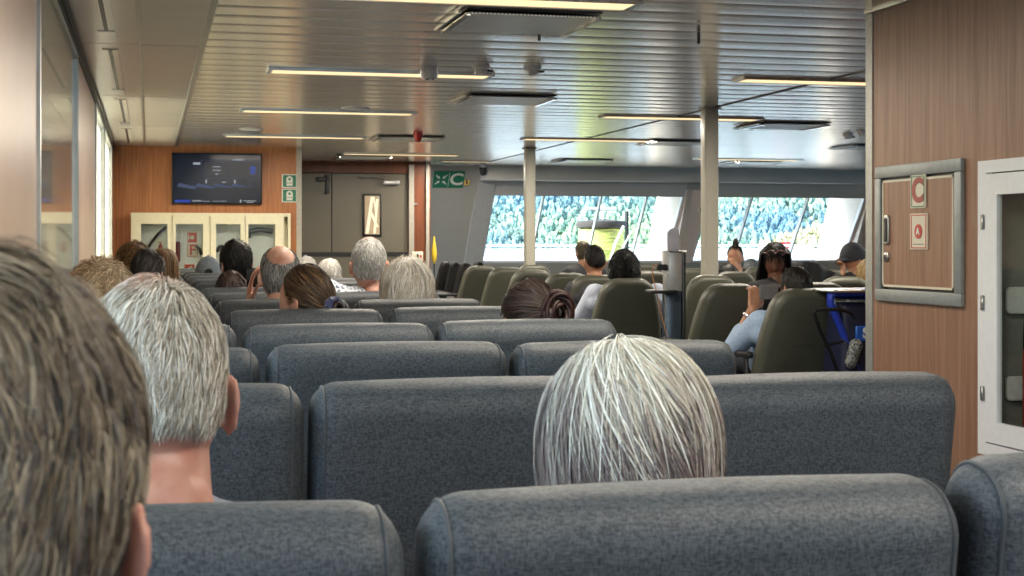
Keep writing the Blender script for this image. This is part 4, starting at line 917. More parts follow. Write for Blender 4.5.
def hair_mask_z(az):   # az: 0 at the nape, 180 at the forehead
    xs = [0,35,60,76,84,100,112,140,180]; ys = [-.72,-.66,-.50,-.22,.10,-.05,.28,.60,.66]
    return np.interp(az, xs, ys)
def make_hair(name, parent, Mh, R, p):
    """strand ribbons over a scalp shell. p: dict of style settings"""
    off = p.get('off', .012); bob = p.get('bob'); cols = np.array(p['cols']); N = p['n']; K = p.get('seg', 8)
    crown = norm(np.array(p.get('crown', (.1,-.45,.9)), float))
    nape = p.get('nape', 0.0); base_line = p.get('line', 0.0); bald = p.get('bald')
    def outer(d):
        if bob:
            a, bb, bf, ct, cb, e = bob
            x, y, z = np.abs(d[...,0])/a, np.abs(d[...,1])/np.where(d[...,1] < 0, bb, bf), np.abs(d[...,2])/np.where(d[...,2] > 0, ct, cb)
            r = (x**e+y**e+z**e)**(-1/e); return d*r[...,None]
        s = S(d); s = s.copy(); az = np.clip(d[...,2]+.2, 0, 1)
        o = off*(.45+.75*az) if not p.get('even') else off*np.ones_like(az)
        lump = 1+p.get('lump',.10)*np.sin(d[...,0]*9+d[...,2]*6+p.get('seed',0))*np.sin(d[...,1]*8-d[...,2]*5)
        return s*(1+(o*lump/np.maximum(np.linalg.norm(s,axis=-1),.03))[...,None])
    def azim(d): return np.degrees(np.arctan2(np.abs(d[...,0]), -d[...,1]))
    def zsh_(az): return base_line+nape*np.exp(-(az/62.0)**2)
    def inside(d, up=0.0):
        az = azim(d); zsh = zsh_(az); m = d[...,2] > hair_mask_z(az)+zsh+up-(.07 if up == 0 else 0)
        if bob: m = m | ((outer(d)[...,2] > p['bottom']) & (az < p.get('open', 118)))
        if bald: m &= ~((norm(d) @ norm(np.array(bald[0],float))) > bald[1])
        return m
    # scalp shell
    nr, ns = 46, 64; th = np.linspace(0.02, math.pi*.93, nr); ph = np.linspace(0, 2*math.pi, ns, endpoint=False)
    TH, PH = np.meshgrid(th, ph, indexing='ij'); D = np.stack([np.sin(TH)*np.cos(PH), np.sin(TH)*np.sin(PH), np.cos(TH)], -1)
    msk = inside(D, 0 if bob else p.get('fade', .10)); sh = S(D)*(1-p.get('shell',.55))+outer(D)*p.get('shell',.55) if not bob else S(D)*(.22)+outer(D)*.78
    jit = 1+.012*np.sin(D[...,0]*40+D[...,2]*23)*np.sin(D[...,1]*37); sh = sh*jit[...,None]
    idx = -np.ones((nr,ns), int); V = []; Cl = []
    for i in range(nr):
        for j in range(ns):
            if msk[i,j]: idx[i,j] = len(V); V.append(sh[i,j])
    V = np.array(V); Fc = []
    for i in range(nr-1):
        for j in range(ns):
            q = (idx[i,j], idx[i+1,j], idx[i+1,(j+1)%ns], idx[i,(j+1)%ns])
            if min(q) >= 0: Fc.append(q)
    if idx[0].min() >= 0: Fc.append(tuple(idx[0]))
    nm = cols.mean(0)*p.get('root', .55); CC = [np.tile([*nm,1], (len(V),1))]
    # roots
    d = norm(rng.normal(size=(N*6,3))); d = d[inside(d)]; 
    if bob: d = d[d[:,2] > -.55]
    else:
        mg_ = d[:,2]-(hair_mask_z(azim(d))+zsh_(azim(d))-.07); fz = p.get('feather', .16)
        d = d[rng.uniform(0,1,len(d)) < np.clip(mg_/fz,.05,1)]
    d = d[:N]; n = len(d); root = d.copy()
    lay = rng.uniform(.35,1.0,n)**.7
    clump = .5+.5*np.sin(root[:,0]*17+3*np.sin(root[:,2]*9)+p.get('seed',0))*np.sin(root[:,1]*15+2*np.cos(root[:,0]*11))
    lay = np.clip(lay*(.72+.36*clump), .2, 1.08)
    L = p['len']*rng.uniform(.65,1.15,n)
    if not bob and p['len'] < .06: L = L*np.clip(.35+2.2*(root[:,2]-(hair_mask_z(azim(root))+zsh_(azim(root))-.07)), .35, 1)
    step = L/K
    sd = p.get('seed',0)
    wob = (np.sin(root[:,0]*7.3+root[:,1]*4.1+sd)*.5+np.sin(root[:,0]*15.1-root[:,1]*11.3+root[:,2]*5.7+2*sd)*.35)*p.get('wob',.35)*.6+rng.normal(0,p.get('rand',.14),n)
    P = []; Dn = []; cur = d.copy(); alive = np.ones(n)
    curl = p.get('curl', 0); phs = rng.uniform(0,6.28,n); frq = p.get('freq', 2.2)
    tgt = p.get('target')
    for k in range(K+1):
        o_ = outer(cur); s_ = S(cur); t = k/K
        lf = lay*min(1, .15+1.9*t) if not bob else lay*.35+.68
        if bob: pos = o_*np.clip(lf,.8,1.03)[:,None]
        else: pos = s_*(1-lf[:,None])+o_*lf[:,None]
        nr_ = norm(cur/np.array([.075,.096,.117])**(2 if bob else 1))
        if tgt is not None: tan = np.array(tgt)[None,:]-pos
        else:
            tan = cur-crown[None,:]; w = np.clip(np.linalg.norm(tan,axis=1,keepdims=True),.05,2); tan = tan/w
            g = np.array(p.get('grav', (0,0,-1)), float)
            tan = tan*p.get('away',.9)*np.exp(-(w/p.get('spread',.55))**2)+g[None,:]*p.get('down',1.0)*ss(.0,.8,w)
        tan = tan-nr_*(tan*nr_).sum(1,keepdims=True); tan = norm(tan); side = np.cross(tan, nr_)
        tan = norm(tan+side*wob[:,None]+side*p.get('swirl',0))
        side = np.cross(tan, nr_)
        c_ = pos
        if curl: c_ = pos+curl*(side*np.sin(phs+k*frq)[:,None]+nr_*(.6+np.cos(phs+k*frq))[:,None])
        P.append(c_); Dn.append(side)
        nxt = o_+tan*step[:,None]
        if bob and p.get('bottom') is not None:
            low = nxt[:,2] < p['bottom']+rng.uniform(-.012,.012,n); nxt[low] = o_[low]
        if tgt is not None:
            near = np.linalg.norm(np.array(tgt)[None,:]-o_, axis=1) < .02; nxt[near] = o_[near]
        nxt[:,0] += np.clip(-cur[:,2]+.15,0,1)*cur[:,0]*step*p.get('flare',.4)
        cur = norm(nxt) if bob else norm(cur+(nxt-o_)/np.array([.080,.102,.124]))
    P = np.array(P).transpose(1,0,2); Dn = np.array(Dn).transpose(1,0,2)      # n,K+1,3
    roll = rng.uniform(-.8,.8,n); up_ = norm(P); wdt = p.get('w',.0009)*rng.uniform(.6,1.3,n)
    tap = np.ones(K+1); tap[-1] = .25; tap[-2] = .7; tap[0] = .8
    sv = Dn*np.cos(roll)[:,None,None]+up_*np.sin(roll)[:,None,None]
    A = P-sv*(wdt[:,None]*tap[None,:])[...,None]; B = P+sv*(wdt[:,None]*tap[None,:])[...,None]
    R_ = np.stack([A,B],2).reshape(n,(K+1)*2,3); base = len(V)
    keep = np.ones((n,K),bool)
    seglen = np.linalg.norm(np.diff(P,axis=1),axis=2); keep = seglen > 2e-4
    q = np.arange(K)*2; F0 = np.stack([q,q+1,q+3,q+2],1)
    FA = (F0[None]+(np.arange(n)*(K+1)*2)[:,None,None])[keep]+base
    ci = np.clip((clump*.55+rng.uniform(0,.75,n)-.1)*len(cols), 0, len(cols)-1).astype(int)
    cs = cols[ci]*rng.uniform(*((.88,1.12) if bob else (.75,1.25)),(n,1))
    if 'low' in p:
        k_ = ss(p['low'][1], p['low'][0], P[:,K//2,2])[:,None]; cs = cs*(1-k_)+np.array(p['low'][2])[None]*k_*rng.uniform(.7,1.2,(n,1))
    if 'top' in p:
        k_ = ss(p['top'][1], p['top'][0], root[:,2])[:,None]*.8; cs = cs*(1-k_)+np.array(p['top'][2])[None]*k_
    CC.append(np.repeat(np.concatenate([cs,np.ones((n,1))],1), (K+1)*2, axis=0))
    V = np.concatenate([V, R_.reshape(-1,3)]); allf = [tuple(int(i) for i in q_) for q_ in Fc]+FA.tolist()
    extra = p.get('extra')
    if extra:
        e = MB(); extra(e); nb = len(V); V = np.concatenate([V, np.array([tuple(x) for x in e.v])]); allf += [tuple(i+nb for i in q_) for q_ in e.f]
        CC.append(np.tile([*(np.array(p.get('extra_col', cols.mean(0)))),1], (len(e.v),1)))
    Mn = np.array(Mh); V = V @ Mn[:3,:3].T + Mn[:3,3]
    me = bpy.data.meshes.new(name); me.from_pydata(V.tolist(), [], allf)
    a = me.attributes.new('Col','FLOAT_COLOR','POINT'); a.data.foreach_set('color', np.concatenate(CC).astype(np.float32).ravel())
    me.shade_smooth()
    return mesh_link(name, me, HM, parent)

def person(label, u, v, z, hair, skin='fair', yaw=0, pitch=0, roll=0, sc=1.0, shirt=(.2,.2,.22), shirt_mat=None, arms=None, vox=.009, lean=-.08, rn=.055, wide=1.0, group=None, top=.118, body_yaw=0, seatz=.47, ear=1.0, sleeve=.6, bare=False, eyes=True, shr=0.0):
    hc = at(u, v, z); hc.z -= top*sc                       # v is the row of the top of the head
    base = Vector((hc.x, hc.y-lean, 0)); r = empty('person', base, math.radians(body_yaw), label, 'person', group)
    Lh = Matrix.Rotation(-math.radians(body_yaw), 4, 'Z') @ (Matrix.Translation(Vector((0, lean, hc.z))))
    Mh = Lh @ Matrix.Rotation(math.radians(yaw), 4, 'Z') @ Matrix.Rotation(math.radians(-pitch), 4, 'X') @ Matrix.Rotation(math.radians(roll), 4, 'Y') @ Matrix.Scale(sc, 4)
    hl = Mh.translation; W = wide*sc
    nk = Vector((hl.x, hl.y-.045*sc, hl.z-.148*sc)); ch = Vector((hl.x*.5, hl.y-.05, nk.z-.16)); hip = Vector((0, 0.0, seatz+.10))
    if ch.z < hip.z+.12: ch.z = hip.z+.12
    shl = [Vector((nk.x+s*.165*W, nk.y-.0, nk.z-.055+shr)) for s in (-1,1)]
    skinb = MB(); head_mesh(skinb, Mh, nk, rn*sc, ear)
    top_b = []; 
    for s in (-1,1):
        top_b += [(Vector((nk.x+s*.045*W,nk.y,nk.z-.03)), shl[(s+1)//2], .058*sc, .056*sc), (ch+Vector((s*.075*W,0,.07)), hip+Vector((s*.07*W,0,0)), .105*sc, .105*sc)]
    top_b += [(nk+Vector((0,0,-.05)), ch, .075*sc, .115*sc), (shl[0]+Vector((.02,0,-.05)), shl[1]+Vector((-.02,0,-.05)), .075*sc, .075*sc)]
    A = arms or {}; slv = []; armb = []; hands = []
    for s, nm in ((-1,'L'),(1,'R')):
        sh = shl[(s+1)//2]
        if nm in A: el, wr, hd = [Vector(q) for q in A[nm][:3]]; curl = A[nm][3]; sd = Vector(A[nm][4])
        else:
            el = sh+Vector((s*.05*W,.06,-.27*sc)); wr = Vector((hip.x+s*.09, hip.y+.32, hip.z+.06)); hd = Vector((-s*.25,1,-.25)); curl = .35; sd = Vector((-s,0,.2))
        armb += [(sh, el, .047*sc, .038*sc), (el, wr, .038*sc, .026*sc)]; slv += [(sh, el, .060*sc, .050*sc)]
        if sleeve > .6: slv += [(el, el.lerp(wr, sleeve-.6 if sleeve < 1.5 else .95), .049*sc, .042*sc)]
        hands += hand_bones(wr, hd, (0,0,1) if nm not in A or len(A[nm]) < 6 else A[nm][5], sd, curl, sc)
    legs = []
    for s in (-1,1):
        kn = hip+Vector((s*.11,.44,-.02)); an = Vector((kn.x, kn.y-.02, .09)); legs += [(hip+Vector((s*.08,0,-.01)), kn, .085, .058), (kn, an, .057, .038)]
        ft = (Vector((an.x, an.y-.04, .045)), Vector((an.x+s*.02, an.y+.15, .035)), .038, .030); legs.append(ft)
    for q in top_b: skinb.capsule(q[0], q[1], q[2]*.93, q[3]*.93)
    for q in armb+hands+legs: skinb.capsule(*q, 12, 4)
    body = remesh(skinb, 'body', SK[skin], r, vox)
    sm = shirt_mat or mat('shirt_fabric', shirt, .8, var=.08, scale=60, bump=.3, bscale=40)
    if not bare:
        sb = MB()
        for q in top_b+slv: sb.capsule(q[0], q[1], q[2]*1.05+.006, q[3]*1.05+.006)
        sb.capsule(nk+Vector((0,-.004,-.005)), nk+Vector((0,-.012,-.06)), rn*sc*1.12, .085*sc)
        remesh(sb, 'shirt', sm, r, .012, 2)
    tb = MB()
    for q in legs[:2]+legs[3:5]: tb.capsule(q[0], q[1], q[2]+.012, q[3]+.014)
    tb.capsule(hip+Vector((-.08,0,-.01)), hip+Vector((.08,0,-.01)), .112, .112); remesh(tb, 'trousers', mat('dark_trousers', (.03,.035,.05), .85), r, .016, 2)
    shb = MB()
    for q in (legs[2], legs[5]): shb.capsule(q[0], q[1], q[2]+.010, q[3]+.012)
    for s_, nm in ((0,'shoe'),(1,'shoe')):
        q = (legs[2], legs[5])[s_]; t = MB().capsule(q[0], q[1], q[2]+.010, q[3]+.012); t.build('shoe', M['black'], r)
    ey = mat('eye_white', (.7,.68,.65), .15)
    for s in ((-1,1) if eyes else ()):
        e = MB().lathe([(.011*math.cos(a), .011*math.sin(a)) for a in np.linspace(-1.5,1.5,9)], n=14); c = Mh @ Vector((s*.030,.077,.004))
        e.v = [tuple(Vector(q)*sc+c) for q in e.v]; eo = e.build('eye', ey, r)
        d = MB().capsule(Mh @ Vector((s*.030,.0865,.003)), Mh @ Vector((s*.030,.0868,.003)), .0035*sc, .0035*sc, 10, 4); d.build('iris', M['black'], eo)
    if hair: hb = make_hair('hair', r, Mh, None, hair)
    return r, Mh, dict(nk=nk, sh=shl, hip=hip)
def lin(*c): return tuple(((q/255)**2.2) for q in c)
# styles
def short(cols, n=1200, **k):
    d = dict(cols=[lin(*c) for c in cols], n=n, len=.05, off=.012, w=.0016, seg=5, wob=.35); d.update(k); return d

# the two men at the left, the grey-blonde woman in the middle: close to the camera
person('man in the front left corner, short ash-brown and grey hair, head close to the camera', -36, 240, .73,
  short([(58,50,44),(78,68,58),(104,92,76),(134,120,98),(94,88,84),(156,144,124)], 22000, len=.042, off=.016, w=.00036, seg=7, crown=(-.35,-.55,.78), wob=.6, grav=(.12,0,-1), spread=.5, swirl=.1, flare=.5, rand=.16, down=.8, away=1.0, seed=1, root=.45, lump=.16, shell=.35), 'ruddy', yaw=-4, roll=6, vox=.0042, sc=1.0, shirt=(.08,.10,.14), wide=1.0, top=.133, lean=.10)
person('man with short white-grey hair and ruddy neck, second head from the left', 153, 274, 1.66,
  short([(132,124,110),(164,156,142),(194,187,174),(146,134,116),(214,209,198)], 18000, len=.040, off=.013, w=.00050, seg=7, crown=(.25,-.15,.95), wob=.6, rand=.2, line=.06, nape=.42, feather=.3, swirl=.15, spread=.45, flare=.5, fade=.16, seed=4, root=.62, top=(1.02,.93,lin(205,160,142)), shell=.35), 'ruddy', yaw=4, vox=.0045, shirt=(.20,.24,.30), top=.128, lean=.08, rn=.066)
person('woman with a straight grey-blonde bob, centre of the second row', 628, 340, 1.72,
  dict(cols=[lin(*c) for c in ((196,192,174),(216,214,198),(232,232,220),(244,244,236),(176,168,152))], n=20000, len=.24, w=.00050, seg=16, bob=(.108,.114,.095,.128,.175,2.15), bottom=-.115, crown=(-.05,.25,.97), wob=.55, rand=.045, away=1.1, down=1.0, spread=1.1, grav=(.45,0,-1), seed=2, root=.5, low=(-.05,.05,lin(128,114,112))), 'fair', yaw=2, vox=.006, shirt=(.25,.2,.22), top=.124, lean=.12, sc=.98)
# seated in the grey rows ahead
person('woman with dark brown hair gathered in a messy reddish bun, facing the far windows', 529, 276, 4.36,
  short([(28,22,20),(46,36,32),(64,50,44)], 5000, len=.16, off=.020, w=.0009, seg=8, target=(.035,-.112,.045), wob=.2, rand=.09, even=1, seed=3, extra_col=lin(44,25,22), extra=lambda e: [e.tube([(.040+(.018+.0022*q)*math.cos(a+q*1.3), -.126-.020*math.sin(q*2.1)-.006*math.sin(a*2), .030+(.022+.0035*q)*math.sin(a+q*1.3)) for a in np.linspace(0,5.4,18)], .0075, 6) for q in range(13)]), 'fair', yaw=8, vox=.007, shirt=(.06,.06,.07), top=.136, sc=.98)
bun = lambda e: [e.tube([(.0+.026*math.cos(a+q), -.128-.016*math.sin(q*2.3), -.032+.026*math.sin(a+q)) for a in np.linspace(0,5.4,14)], .008, 6) for q in range(6)]
r, Mh, _ = person('woman in profile with brown hair tied low in a navy scrunchie and a small earring', 305, 262, 4.95,
  short([(48,36,28),(72,54,40),(108,84,58),(34,26,22)], 4500, len=.15, off=.016, w=.0009, seg=8, target=(0,-.118,-.03), wob=.12, rand=.05, even=1, seed=6, extra=bun, extra_col=lin(40,30,26), line=.02), 'fair', yaw=46, vox=.007, shirt=(.12,.12,.13), top=.132, sc=.97)
sc_ = MB()
for q in range(7): sc_.tube([Mh @ Vector(((.030+.004*(k%2))*math.cos(k*.42+q), -.120-.010*math.sin(q*2), -.022+(.030+.004*(k%2))*math.sin(k*.42+q))) for k in range(16)], .007, 6)
sc_.build('scrunchie', mat('navy_satin', (.012,.02,.08), .35, sheen=.5), r)
MB().capsule(Mh @ Vector((-.086,-.012,-.048)), Mh @ Vector((-.086,-.012,-.052)), .004, .004, 10, 4).build('earring', M['metal'], r)
pz = 5.95; hc = at(279, 244, pz)
ph = at(254, 281, pz+.02)
r, Mh, J = person('balding man with grey hair around a pink crown, holding up a phone', 280, 244, pz,
  short([(118,120,118),(150,152,150),(176,176,172),(98,100,100)], 3600, len=.03, off=.009, w=.0010, seg=5, bald=((.0,-.45,1.0),.72), seed=8, shell=.3, root=.6), 'fair', vox=.007, shirt=(.10,.11,.13), top=.122,
  arms={'L': ((-.23,.10,.74), (-.105,.19,.925), (.05,.12,1), .35, (0,-1,0), (-1,0,0))})
MB().rbox(-.112,-.060,.225,.233,1.01,1.09,.006,2).build('phone', M['black'], r)
flor, n_, l_, b_ = newmat('patterned_cotton'); tc = n_.new('ShaderNodeTexCoord'); vo = n_.new('ShaderNodeTexVoronoi'); vo.inputs['Scale'].default_value = 70; l_.new(tc.outputs['Object'], vo.inputs['Vector'])
cr = n_.new('ShaderNodeValToRGB'); cr.color_ramp.interpolation = 'CONSTANT'; cr.color_ramp.elements[0].color = (.08,.11,.20,1); cr.color_ramp.elements[1].position = .38; cr.color_ramp.elements[1].color = (.62,.66,.72,1)
l_.new(vo.outputs['Distance'], cr.inputs[0]); l_.new(cr.outputs[0], b_.inputs['Base Color']); b_.inputs['Roughness'].default_value = .8
person('man with white crew-cut hair wearing a white shirt with small blue pattern', 369, 237, 6.75,
  short([(150,150,144),(178,178,172),(200,200,196)], 3000, len=.02, off=.008, w=.0011, seg=4, seed=9, shell=.3, root=.7, line=.08, top=(1.0,.9,lin(200,150,130))), 'ruddy', vox=.007, shirt_mat=flor, top=.122, sc=1.02, shr=.075, wide=1.15, yaw=-6)
person('woman with wavy white-blonde layered hair beside the patterned shirt', 407, 257, 5.98,
  dict(cols=[lin(*c) for c in ((222,214,198),(240,236,226),(250,250,246),(204,190,168))], n=6500, len=.2, w=.0011, seg=12, bob=(.104,.108,.090,.130,.15,2.1), bottom=-.10, crown=(-.25,-.30,.9), wob=.5, rand=.06, curl=.006, freq=.7, away=1, down=1.1, seed=12, root=.5), 'fair', vox=.009, shirt=(.2,.2,.22), top=.13, sc=.98)
person('white-haired passenger, small head left of the patterned shirt', 329, 258, 9.7,
  short([(170,166,158),(200,196,188),(222,220,214)], 1500, len=.07, off=.016, w=.0018, seg=6, seed=14, root=.7), 'fair', top=.13, vox=.01)
person('white-haired passenger mostly hidden behind the balding man', 306, 256, 10.6,
  short([(180,178,172),(205,202,196)], 1200, len=.07, off=.016, w=.0018, seg=6, seed=15, root=.7), 'fair', top=.13, vox=.01)
person('person with tousled black hair, in front of the third cabinet window', 236, 239, 8.3,
  short([(10,10,11),(20,19,19),(32,30,30)], 3000, len=.07, off=.022, w=.0013, seg=6, curl=.003, seed=16, wob=.7, rand=.35, root=.8), 'fair', yaw=10, top=.138, shirt=(.05,.05,.06), vox=.009)
person('small child-height head with short brown hair above the seat row', 231, 270, 7.35,
  short([(52,38,34),(70,52,46),(40,30,28)], 2500, len=.05, off=.014, w=.0013, seg=5, seed=17, root=.7), 'fair', yaw=-15, top=.128, sc=.92, shirt=(.1,.1,.1), vox=.01)
r, Mh, _ = person('person in a faded grey-blue baseball cap and black top', 208, 256, 10.9,
  short([(40,34,30),(60,50,44)], 800, len=.04, off=.008, w=.0018, seg=4, seed=18), 'fair', top=.135, shirt=(.015,.015,.017), vox=.01)
def cap(r, Mh, m, strap=True):
    c = MB(); V = []; Fc = []; nr, ns = 12, 32
    for i in range(nr+1):
        for j in range(ns):
            th = .02+(math.pi*.53)*i/nr; a = 2*math.pi*j/ns; d = np.array([math.sin(th)*math.cos(a), math.sin(th)*math.sin(a), math.cos(th)]); p = S(d); k = .020/np.linalg.norm(p); V.append(Mh @ Vector(p*(1+k)))
    for i in range(nr):
        for j in range(ns): Fc.append((i*ns+j,(i+1)*ns+j,(i+1)*ns+(j+1)%ns,i*ns+(j+1)%ns))
    Fc.append(tuple(range(ns))); c.add(V, Fc)
    c.capsule(Mh @ Vector((0,-.01,.135)), Mh @ Vector((0,-.01,.138)), .006, .006, 10, 3)
    o = c.build('cap', m, r, angle=80)
    b = MB(); V = []
    for c2 in (0, -.004):
        for i in range(5):
            for j in range(13):
                a = math.radians(20+140*j/12); rr = .090+.019*i; k = math.sin((a-math.radians(20))/math.radians(140)*math.pi)**.6
                V.append(Mh @ Vector((math.cos(a)*.082*(1+.02*i), .02+math.sin(a)*(.088+.017*i*k), .018+c2-.006*i+.010*math.sin(a))))
    Fc = []
    for t in range(2):
        for i in range(4):
            for j in range(12): q = t*65+i*13+j; Fc.append((q,q+1,q+14,q+13))
    b.add(V, Fc).build('brim', m, o)
    if strap: MB().pillow([(x,z) for x, z in [(-.03,0),(.03,0),(.026,.022),(.012,.034),(-.012,.034),(-.026,.022)]], .004, .001, 1, lambda a,b_,c_: Mh @ Vector((a,-.1185+c_-b_*.12+.0,b_-.02+.03))).build('cap_opening', M['black'], o)
cap(r, Mh, mat('faded_denim', (.13,.16,.19), .85, var=.12, scale=60))
person('person with curly blonde-grey hair low beside the left wall', 100, 254, 4.9,
  short([(176,154,124),(206,186,154),(224,208,180),(146,124,96)], 3500, len=.10, off=.030, w=.0011, seg=12, curl=.010, freq=1.3, seed=20, wob=.5, even=1, root=.6), 'fair', top=.150, vox=.01, shirt=(.3,.28,.25), wide=.62)
person('person with tight brown curls at the left below the orange wall', 134, 240, 8.4,
  short([(92,66,42),(120,88,58),(150,116,80),(64,46,32)], 2200, len=.08, off=.024, w=.0014, seg=12, curl=.008, freq=1.4, seed=21, wob=.5, even=1, root=.6), 'fair', yaw=20, top=.143, vox=.01)
person('person with smooth dark hair pulled back, in front of the leftmost cabinet window', 148, 247, 7.6,
  short([(26,22,24),(38,32,32),(50,42,40)], 2600, len=.16, off=.014, w=.0013, seg=7, target=(.0,-.12,-.07), wob=.1, even=1, seed=22, root=.8), 'fair', yaw=-20, top=.130, vox=.01)
person('person with long light-brown hair just right of the smooth dark-haired head', 163, 248, 8.9,
  dict(cols=[lin(*c) for c in ((96,72,50),(124,96,66),(150,118,84))], n=2200, len=.3, w=.0014, seg=12, bob=(.092,.105,.09,.13,.30,2.6), bottom=-.24, crown=(0,-.1,1), wob=.1, rand=.04, seed=23, root=.5), 'fair', top=.13, vox=.01)
# front window side
person('man with a black high fade haircut and bare nape, left of the headphones wearer', 594, 244, 11.0,
  short([(14,12,12),(24,20,20)], 2200, len=.03, off=.012, w=.0015, seg=5, line=.42, seed=25, root=.8), 'tan', top=.13, vox=.009, shirt=(.05,.05,.06), rn=.058)
r, Mh, J = person('person with curly black hair, black headphones and pale blue shirt', 624, 249, 9.95,
  short([(8,8,9),(16,15,16),(26,24,24)], 3000, len=.08, off=.026, w=.0013, seg=10, curl=.007, freq=1.5, seed=26, wob=.5, even=1, root=.8), 'tan', yaw=-10, top=.14, vox=.009, shirt=(.62,.68,.82), sleeve=.9, wide=1.3, shr=.05,
  arms={'L': ((-.265,.0,.72), (-.22,.26,.64), (.3,1,0), .4, (1,0,.2))})
hp = MB().tube([Mh @ Vector((.104*math.sin(a), -.005, -.02+.165*math.cos(a)*.95)) for a in np.linspace(-1.75,1.75,22)], .008, 8); ho = hp.build('headphones', M['black'], r)
for s in (-1,1):
    e = MB().lathe([(.02,0),(.036,.004),(.040,.018),(.034,.03),(.015,.034)], n=20, axis='X'); e.v = [tuple(Mh @ Vector((s*(q[0]+.076), q[1]-.008, q[2]-.02))) for q in e.v]; e.build('ear_cup', M['black'], ho)
person('distant passenger seen beside the yellow drum, back of a brown head', 583, 240, 15.4, short([(70,62,46),(92,82,62)], 800, len=.04, off=.012, w=.002, seg=4, seed=27), 'tan', top=.13, vox=.012, shirt=(.06,.06,.07))
# man filming with his phone
z0_ = 7.95; hm_ = at(796, 265, z0_)
ph = at(773, 293, z0_-.02); el = at(734, 347, z0_+.03); wr_ = at(752, 310, z0_)
bx, by = hm_.x, hm_.y+.14
LW = lambda p: (p.x-bx, p.y-by, p.z)
r, Mh, J = person('man with short dark hair in a pale blue shirt filming with a phone', 796, 265, z0_,
  short([(20,18,17),(34,30,28),(50,45,42)], 3500, len=.028, off=.010, w=.0012, seg=5, seed=30, root=.75, line=.02), 'tan', yaw=8, top=.127, vox=.0065, shirt=(.36,.48,.66), wide=1.35, sleeve=1.0, lean=-.14, shr=.03,
  arms={'L': (LW(el), LW(wr_), (.30,.25,1), .75, (1,.2,.25), (-.2,-1,.1))})
q = LW(ph); pm = mat('phone_case', (.16,.15,.15), .35); pho = MB().pillow(round_rect(.078,.038,.010,4), .010, .003, 3, lambda a,b,c:(q[0]+a+.012,q[1]+c+.03,q[2]+b+.004)).build('phone', pm, r)
MB().pillow(round_rect(.018,.018,.006,3), .004, .001, 1, lambda a,b,c:(q[0]+a+.055,q[1]+c+.022,q[2]+b+.01)).build('camera_lens', M['black'], pho)
wv = Vector(LW(wr_)); ev = Vector(LW(el)); dd_ = (wv-ev).normalized(); c_ = wv-dd_*.035; a_ = dd_.orthogonal().normalized(); b2_ = dd_.cross(a_)
wt = MB().tube([c_+(a_*math.cos(t)+b2_*math.sin(t))*.031 for t in np.linspace(0,6.283,20)], .007, 6).build('wristwatch', M['metal'], r)
# passenger with dreadlocks, turned towards the camera
def dreads(e):
    rr = random.Random(5)
    for k in range(46):
        a = math.radians(rr.uniform(-200, 20)); h0 = rr.uniform(.3,.95); rad = math.sqrt(max(0,1-h0*h0)); x, y, z = math.cos(a)*rad*.085, math.sin(a)*rad*.105, h0*.128
        ox = math.cos(a)*.105; oy = math.sin(a)*.118; L = rr.uniform(.12,.26)
        if abs(ox) < .07 and oy > 0: continue
        e.tube([(x,y,z),(ox*.92,oy*.92,.05),(ox*1.02,oy,-.04),(ox*rr.uniform(.9,1.15),oy*1.0,-.10),(ox*rr.uniform(.85,1.2),oy*.95,-.10-L*.6),(ox*.9,oy*.85,-.10-L)], [.008,.009,.009,.0085,.008,.005], 6)
hz = 10.05
r, Mh, J = person('passenger with long black dreadlocks and sunglasses on the head, face turned down', 775, 241, hz,
  short([(10,8,8),(20,16,15)], 2200, len=.07, off=.018, w=.0018, seg=6, seed=33, root=.9, extra=dreads, extra_col=lin(16,13,13)), 'brown', yaw=158, pitch=20, top=.13, vox=.0065, shirt=(.02,.02,.025), body_yaw=0, lean=-.12, sleeve=.6, eyes=False)
sg = MB()
for s in (-1,1): sg.tube([Mh @ Vector((s*.032+.027*math.cos(t), .098-.01*abs(math.sin(t))-.012, .082+.018*math.sin(t))) for t in np.linspace(0,6.283,18)], .0035, 6)
sg.tube([Mh @ Vector((-.006,.092,.084)), Mh @ Vector((.006,.092,.084))], .003, 6)
for s in (-1,1): sg.tube([Mh @ Vector((s*.060,.083,.085)), Mh @ Vector((s*.088,.02,.06)), Mh @ Vector((s*.09,-.03,.045))], .0025, 6)
sg.build('sunglasses', mat('rose_frames', (.16,.045,.045), .35), r)
# far passengers at the right
fz = 15.3; hb = at(735, 243, fz)
person('distant bare-shouldered passenger resting chin on hand, hair up, right of the near pole', 735, 242, fz,
  short([(34,28,26),(60,50,44)], 1000, len=.1, off=.014, w=.002, seg=6, target=(0,-.05,.14), even=1, seed=35, extra=lambda e: e.capsule((0,-.04,.135),(0,-.04,.16),.032,.026), extra_col=lin(36,30,28)), 'tan', yaw=150, pitch=5, top=.15, vox=.009, shirt=(.03,.03,.035), lean=-.05, eyes=False,
  arms={'L': ((-.20,-.16,.76),(-.05,-.14,.92),(-.0,.15,1),.9,(1,0,0),(0,-1,0))}, sleeve=.3)
person('passenger with smooth black hair just right of the near pole, low in the seat', 728, 262, 12.9,
  short([(10,9,10),(20,18,18)], 1500, len=.12, off=.022, w=.002, seg=8, seed=36, even=1, root=.8), 'tan', top=.14, vox=.01, shirt=(.03,.03,.03))
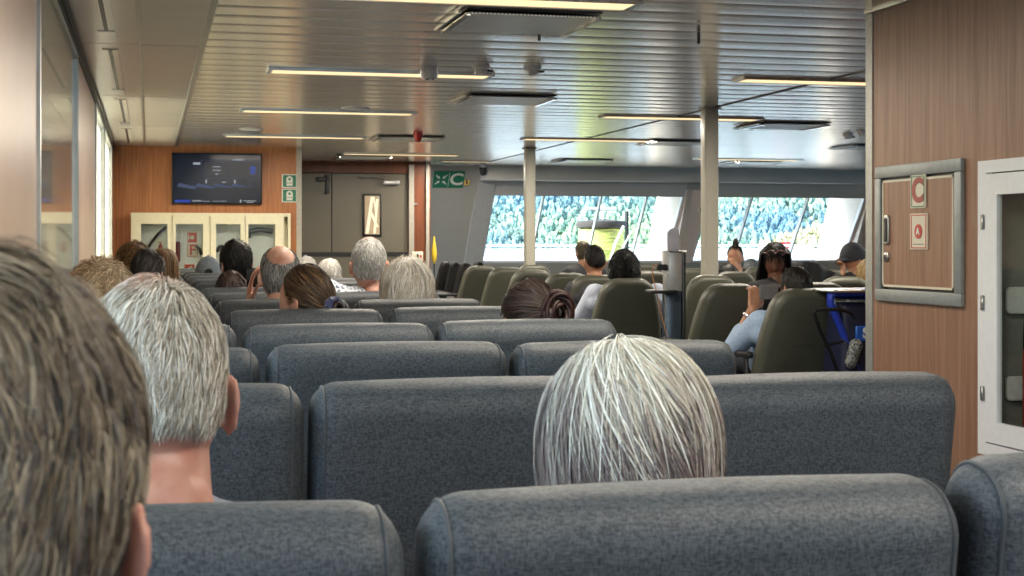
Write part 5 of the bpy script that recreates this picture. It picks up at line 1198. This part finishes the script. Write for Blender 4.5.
person('far passenger in grey-blue, top of a light head against the window', 751, 258, 16.3,
  short([(110,118,124),(130,136,140)], 800, len=.05, off=.014, w=.002, seg=4, seed=37), 'tan', top=.13, vox=.012, shirt=(.22,.26,.3))
r, Mh, J = person('passenger in a dark baseball cap leaning on a hand, in profile at far right', 853, 242, 12.6,
  short([(20,18,17),(34,30,28)], 900, len=.04, off=.008, w=.002, seg=4, seed=38), 'tan', yaw=82, pitch=12, top=.135, vox=.009, shirt=(.03,.03,.035), lean=.02,
  arms={'L': ((-.28,-.02,.76),(-.13,-.04,.90),(.15,.05,1),.8,(0,-1,0),(1,0,0))})
cap(r, Mh, mat('dark_cap', (.02,.022,.03), .8), False)
person('blonde passenger cut off by the partition edge, in navy', 868, 258, 11.6,
  short([(150,124,84),(176,150,108)], 1200, len=.16, off=.018, w=.002, seg=8, seed=39, even=1), 'fair', top=.13, vox=.01, shirt=(.01,.015,.05), sc=.95)
# dark jacket draped over a far seat back
jz = 12.9; jx = X_at(812, jz); jy = Y_at(jx, jz)
r = empty('draped_jacket', (jx, jy-.02, .55), 0, 'black jacket draped over the seat behind the filming man', 'jacket')
j = MB(); prof_ = []; n1, n2 = 28, 10; V = []; Fc = []
for i in range(n1):
    t = i/(n1-1); x = -.26+.52*t; topz = .46+.05*math.sin(t*math.pi)-.13*t**2
    for k in range(n2):
        q = k/(n2-1); zz_ = topz*(1-q)+.02*q; V.append((x*(1+.12*q), -.05-.035*math.sin(q*2.6)-.012*math.sin(x*40+q*3), zz_))
    for k in range(n2):
        q = 1-k/(n2-1); zz_ = topz*(1-q)+.10*q; V.append((x*(1+.08*q), .09+.03*math.sin(q*2.6)+.012*math.sin(x*35+q*3), zz_-.006))
m2 = 2*n2
for i in range(n1-1):
    for k in range(m2): k2 = (k+1) % m2; Fc.append((i*m2+k, i*m2+k2, (i+1)*m2+k2, (i+1)*m2+k))
Fc.append(tuple(range(m2-1,-1,-1))); Fc.append(tuple((n1-1)*m2+k for k in range(m2)))
j.add(V, Fc).build('jacket_cloth', mat('black_jacket', (.018,.018,.02), .75), r, angle=80)
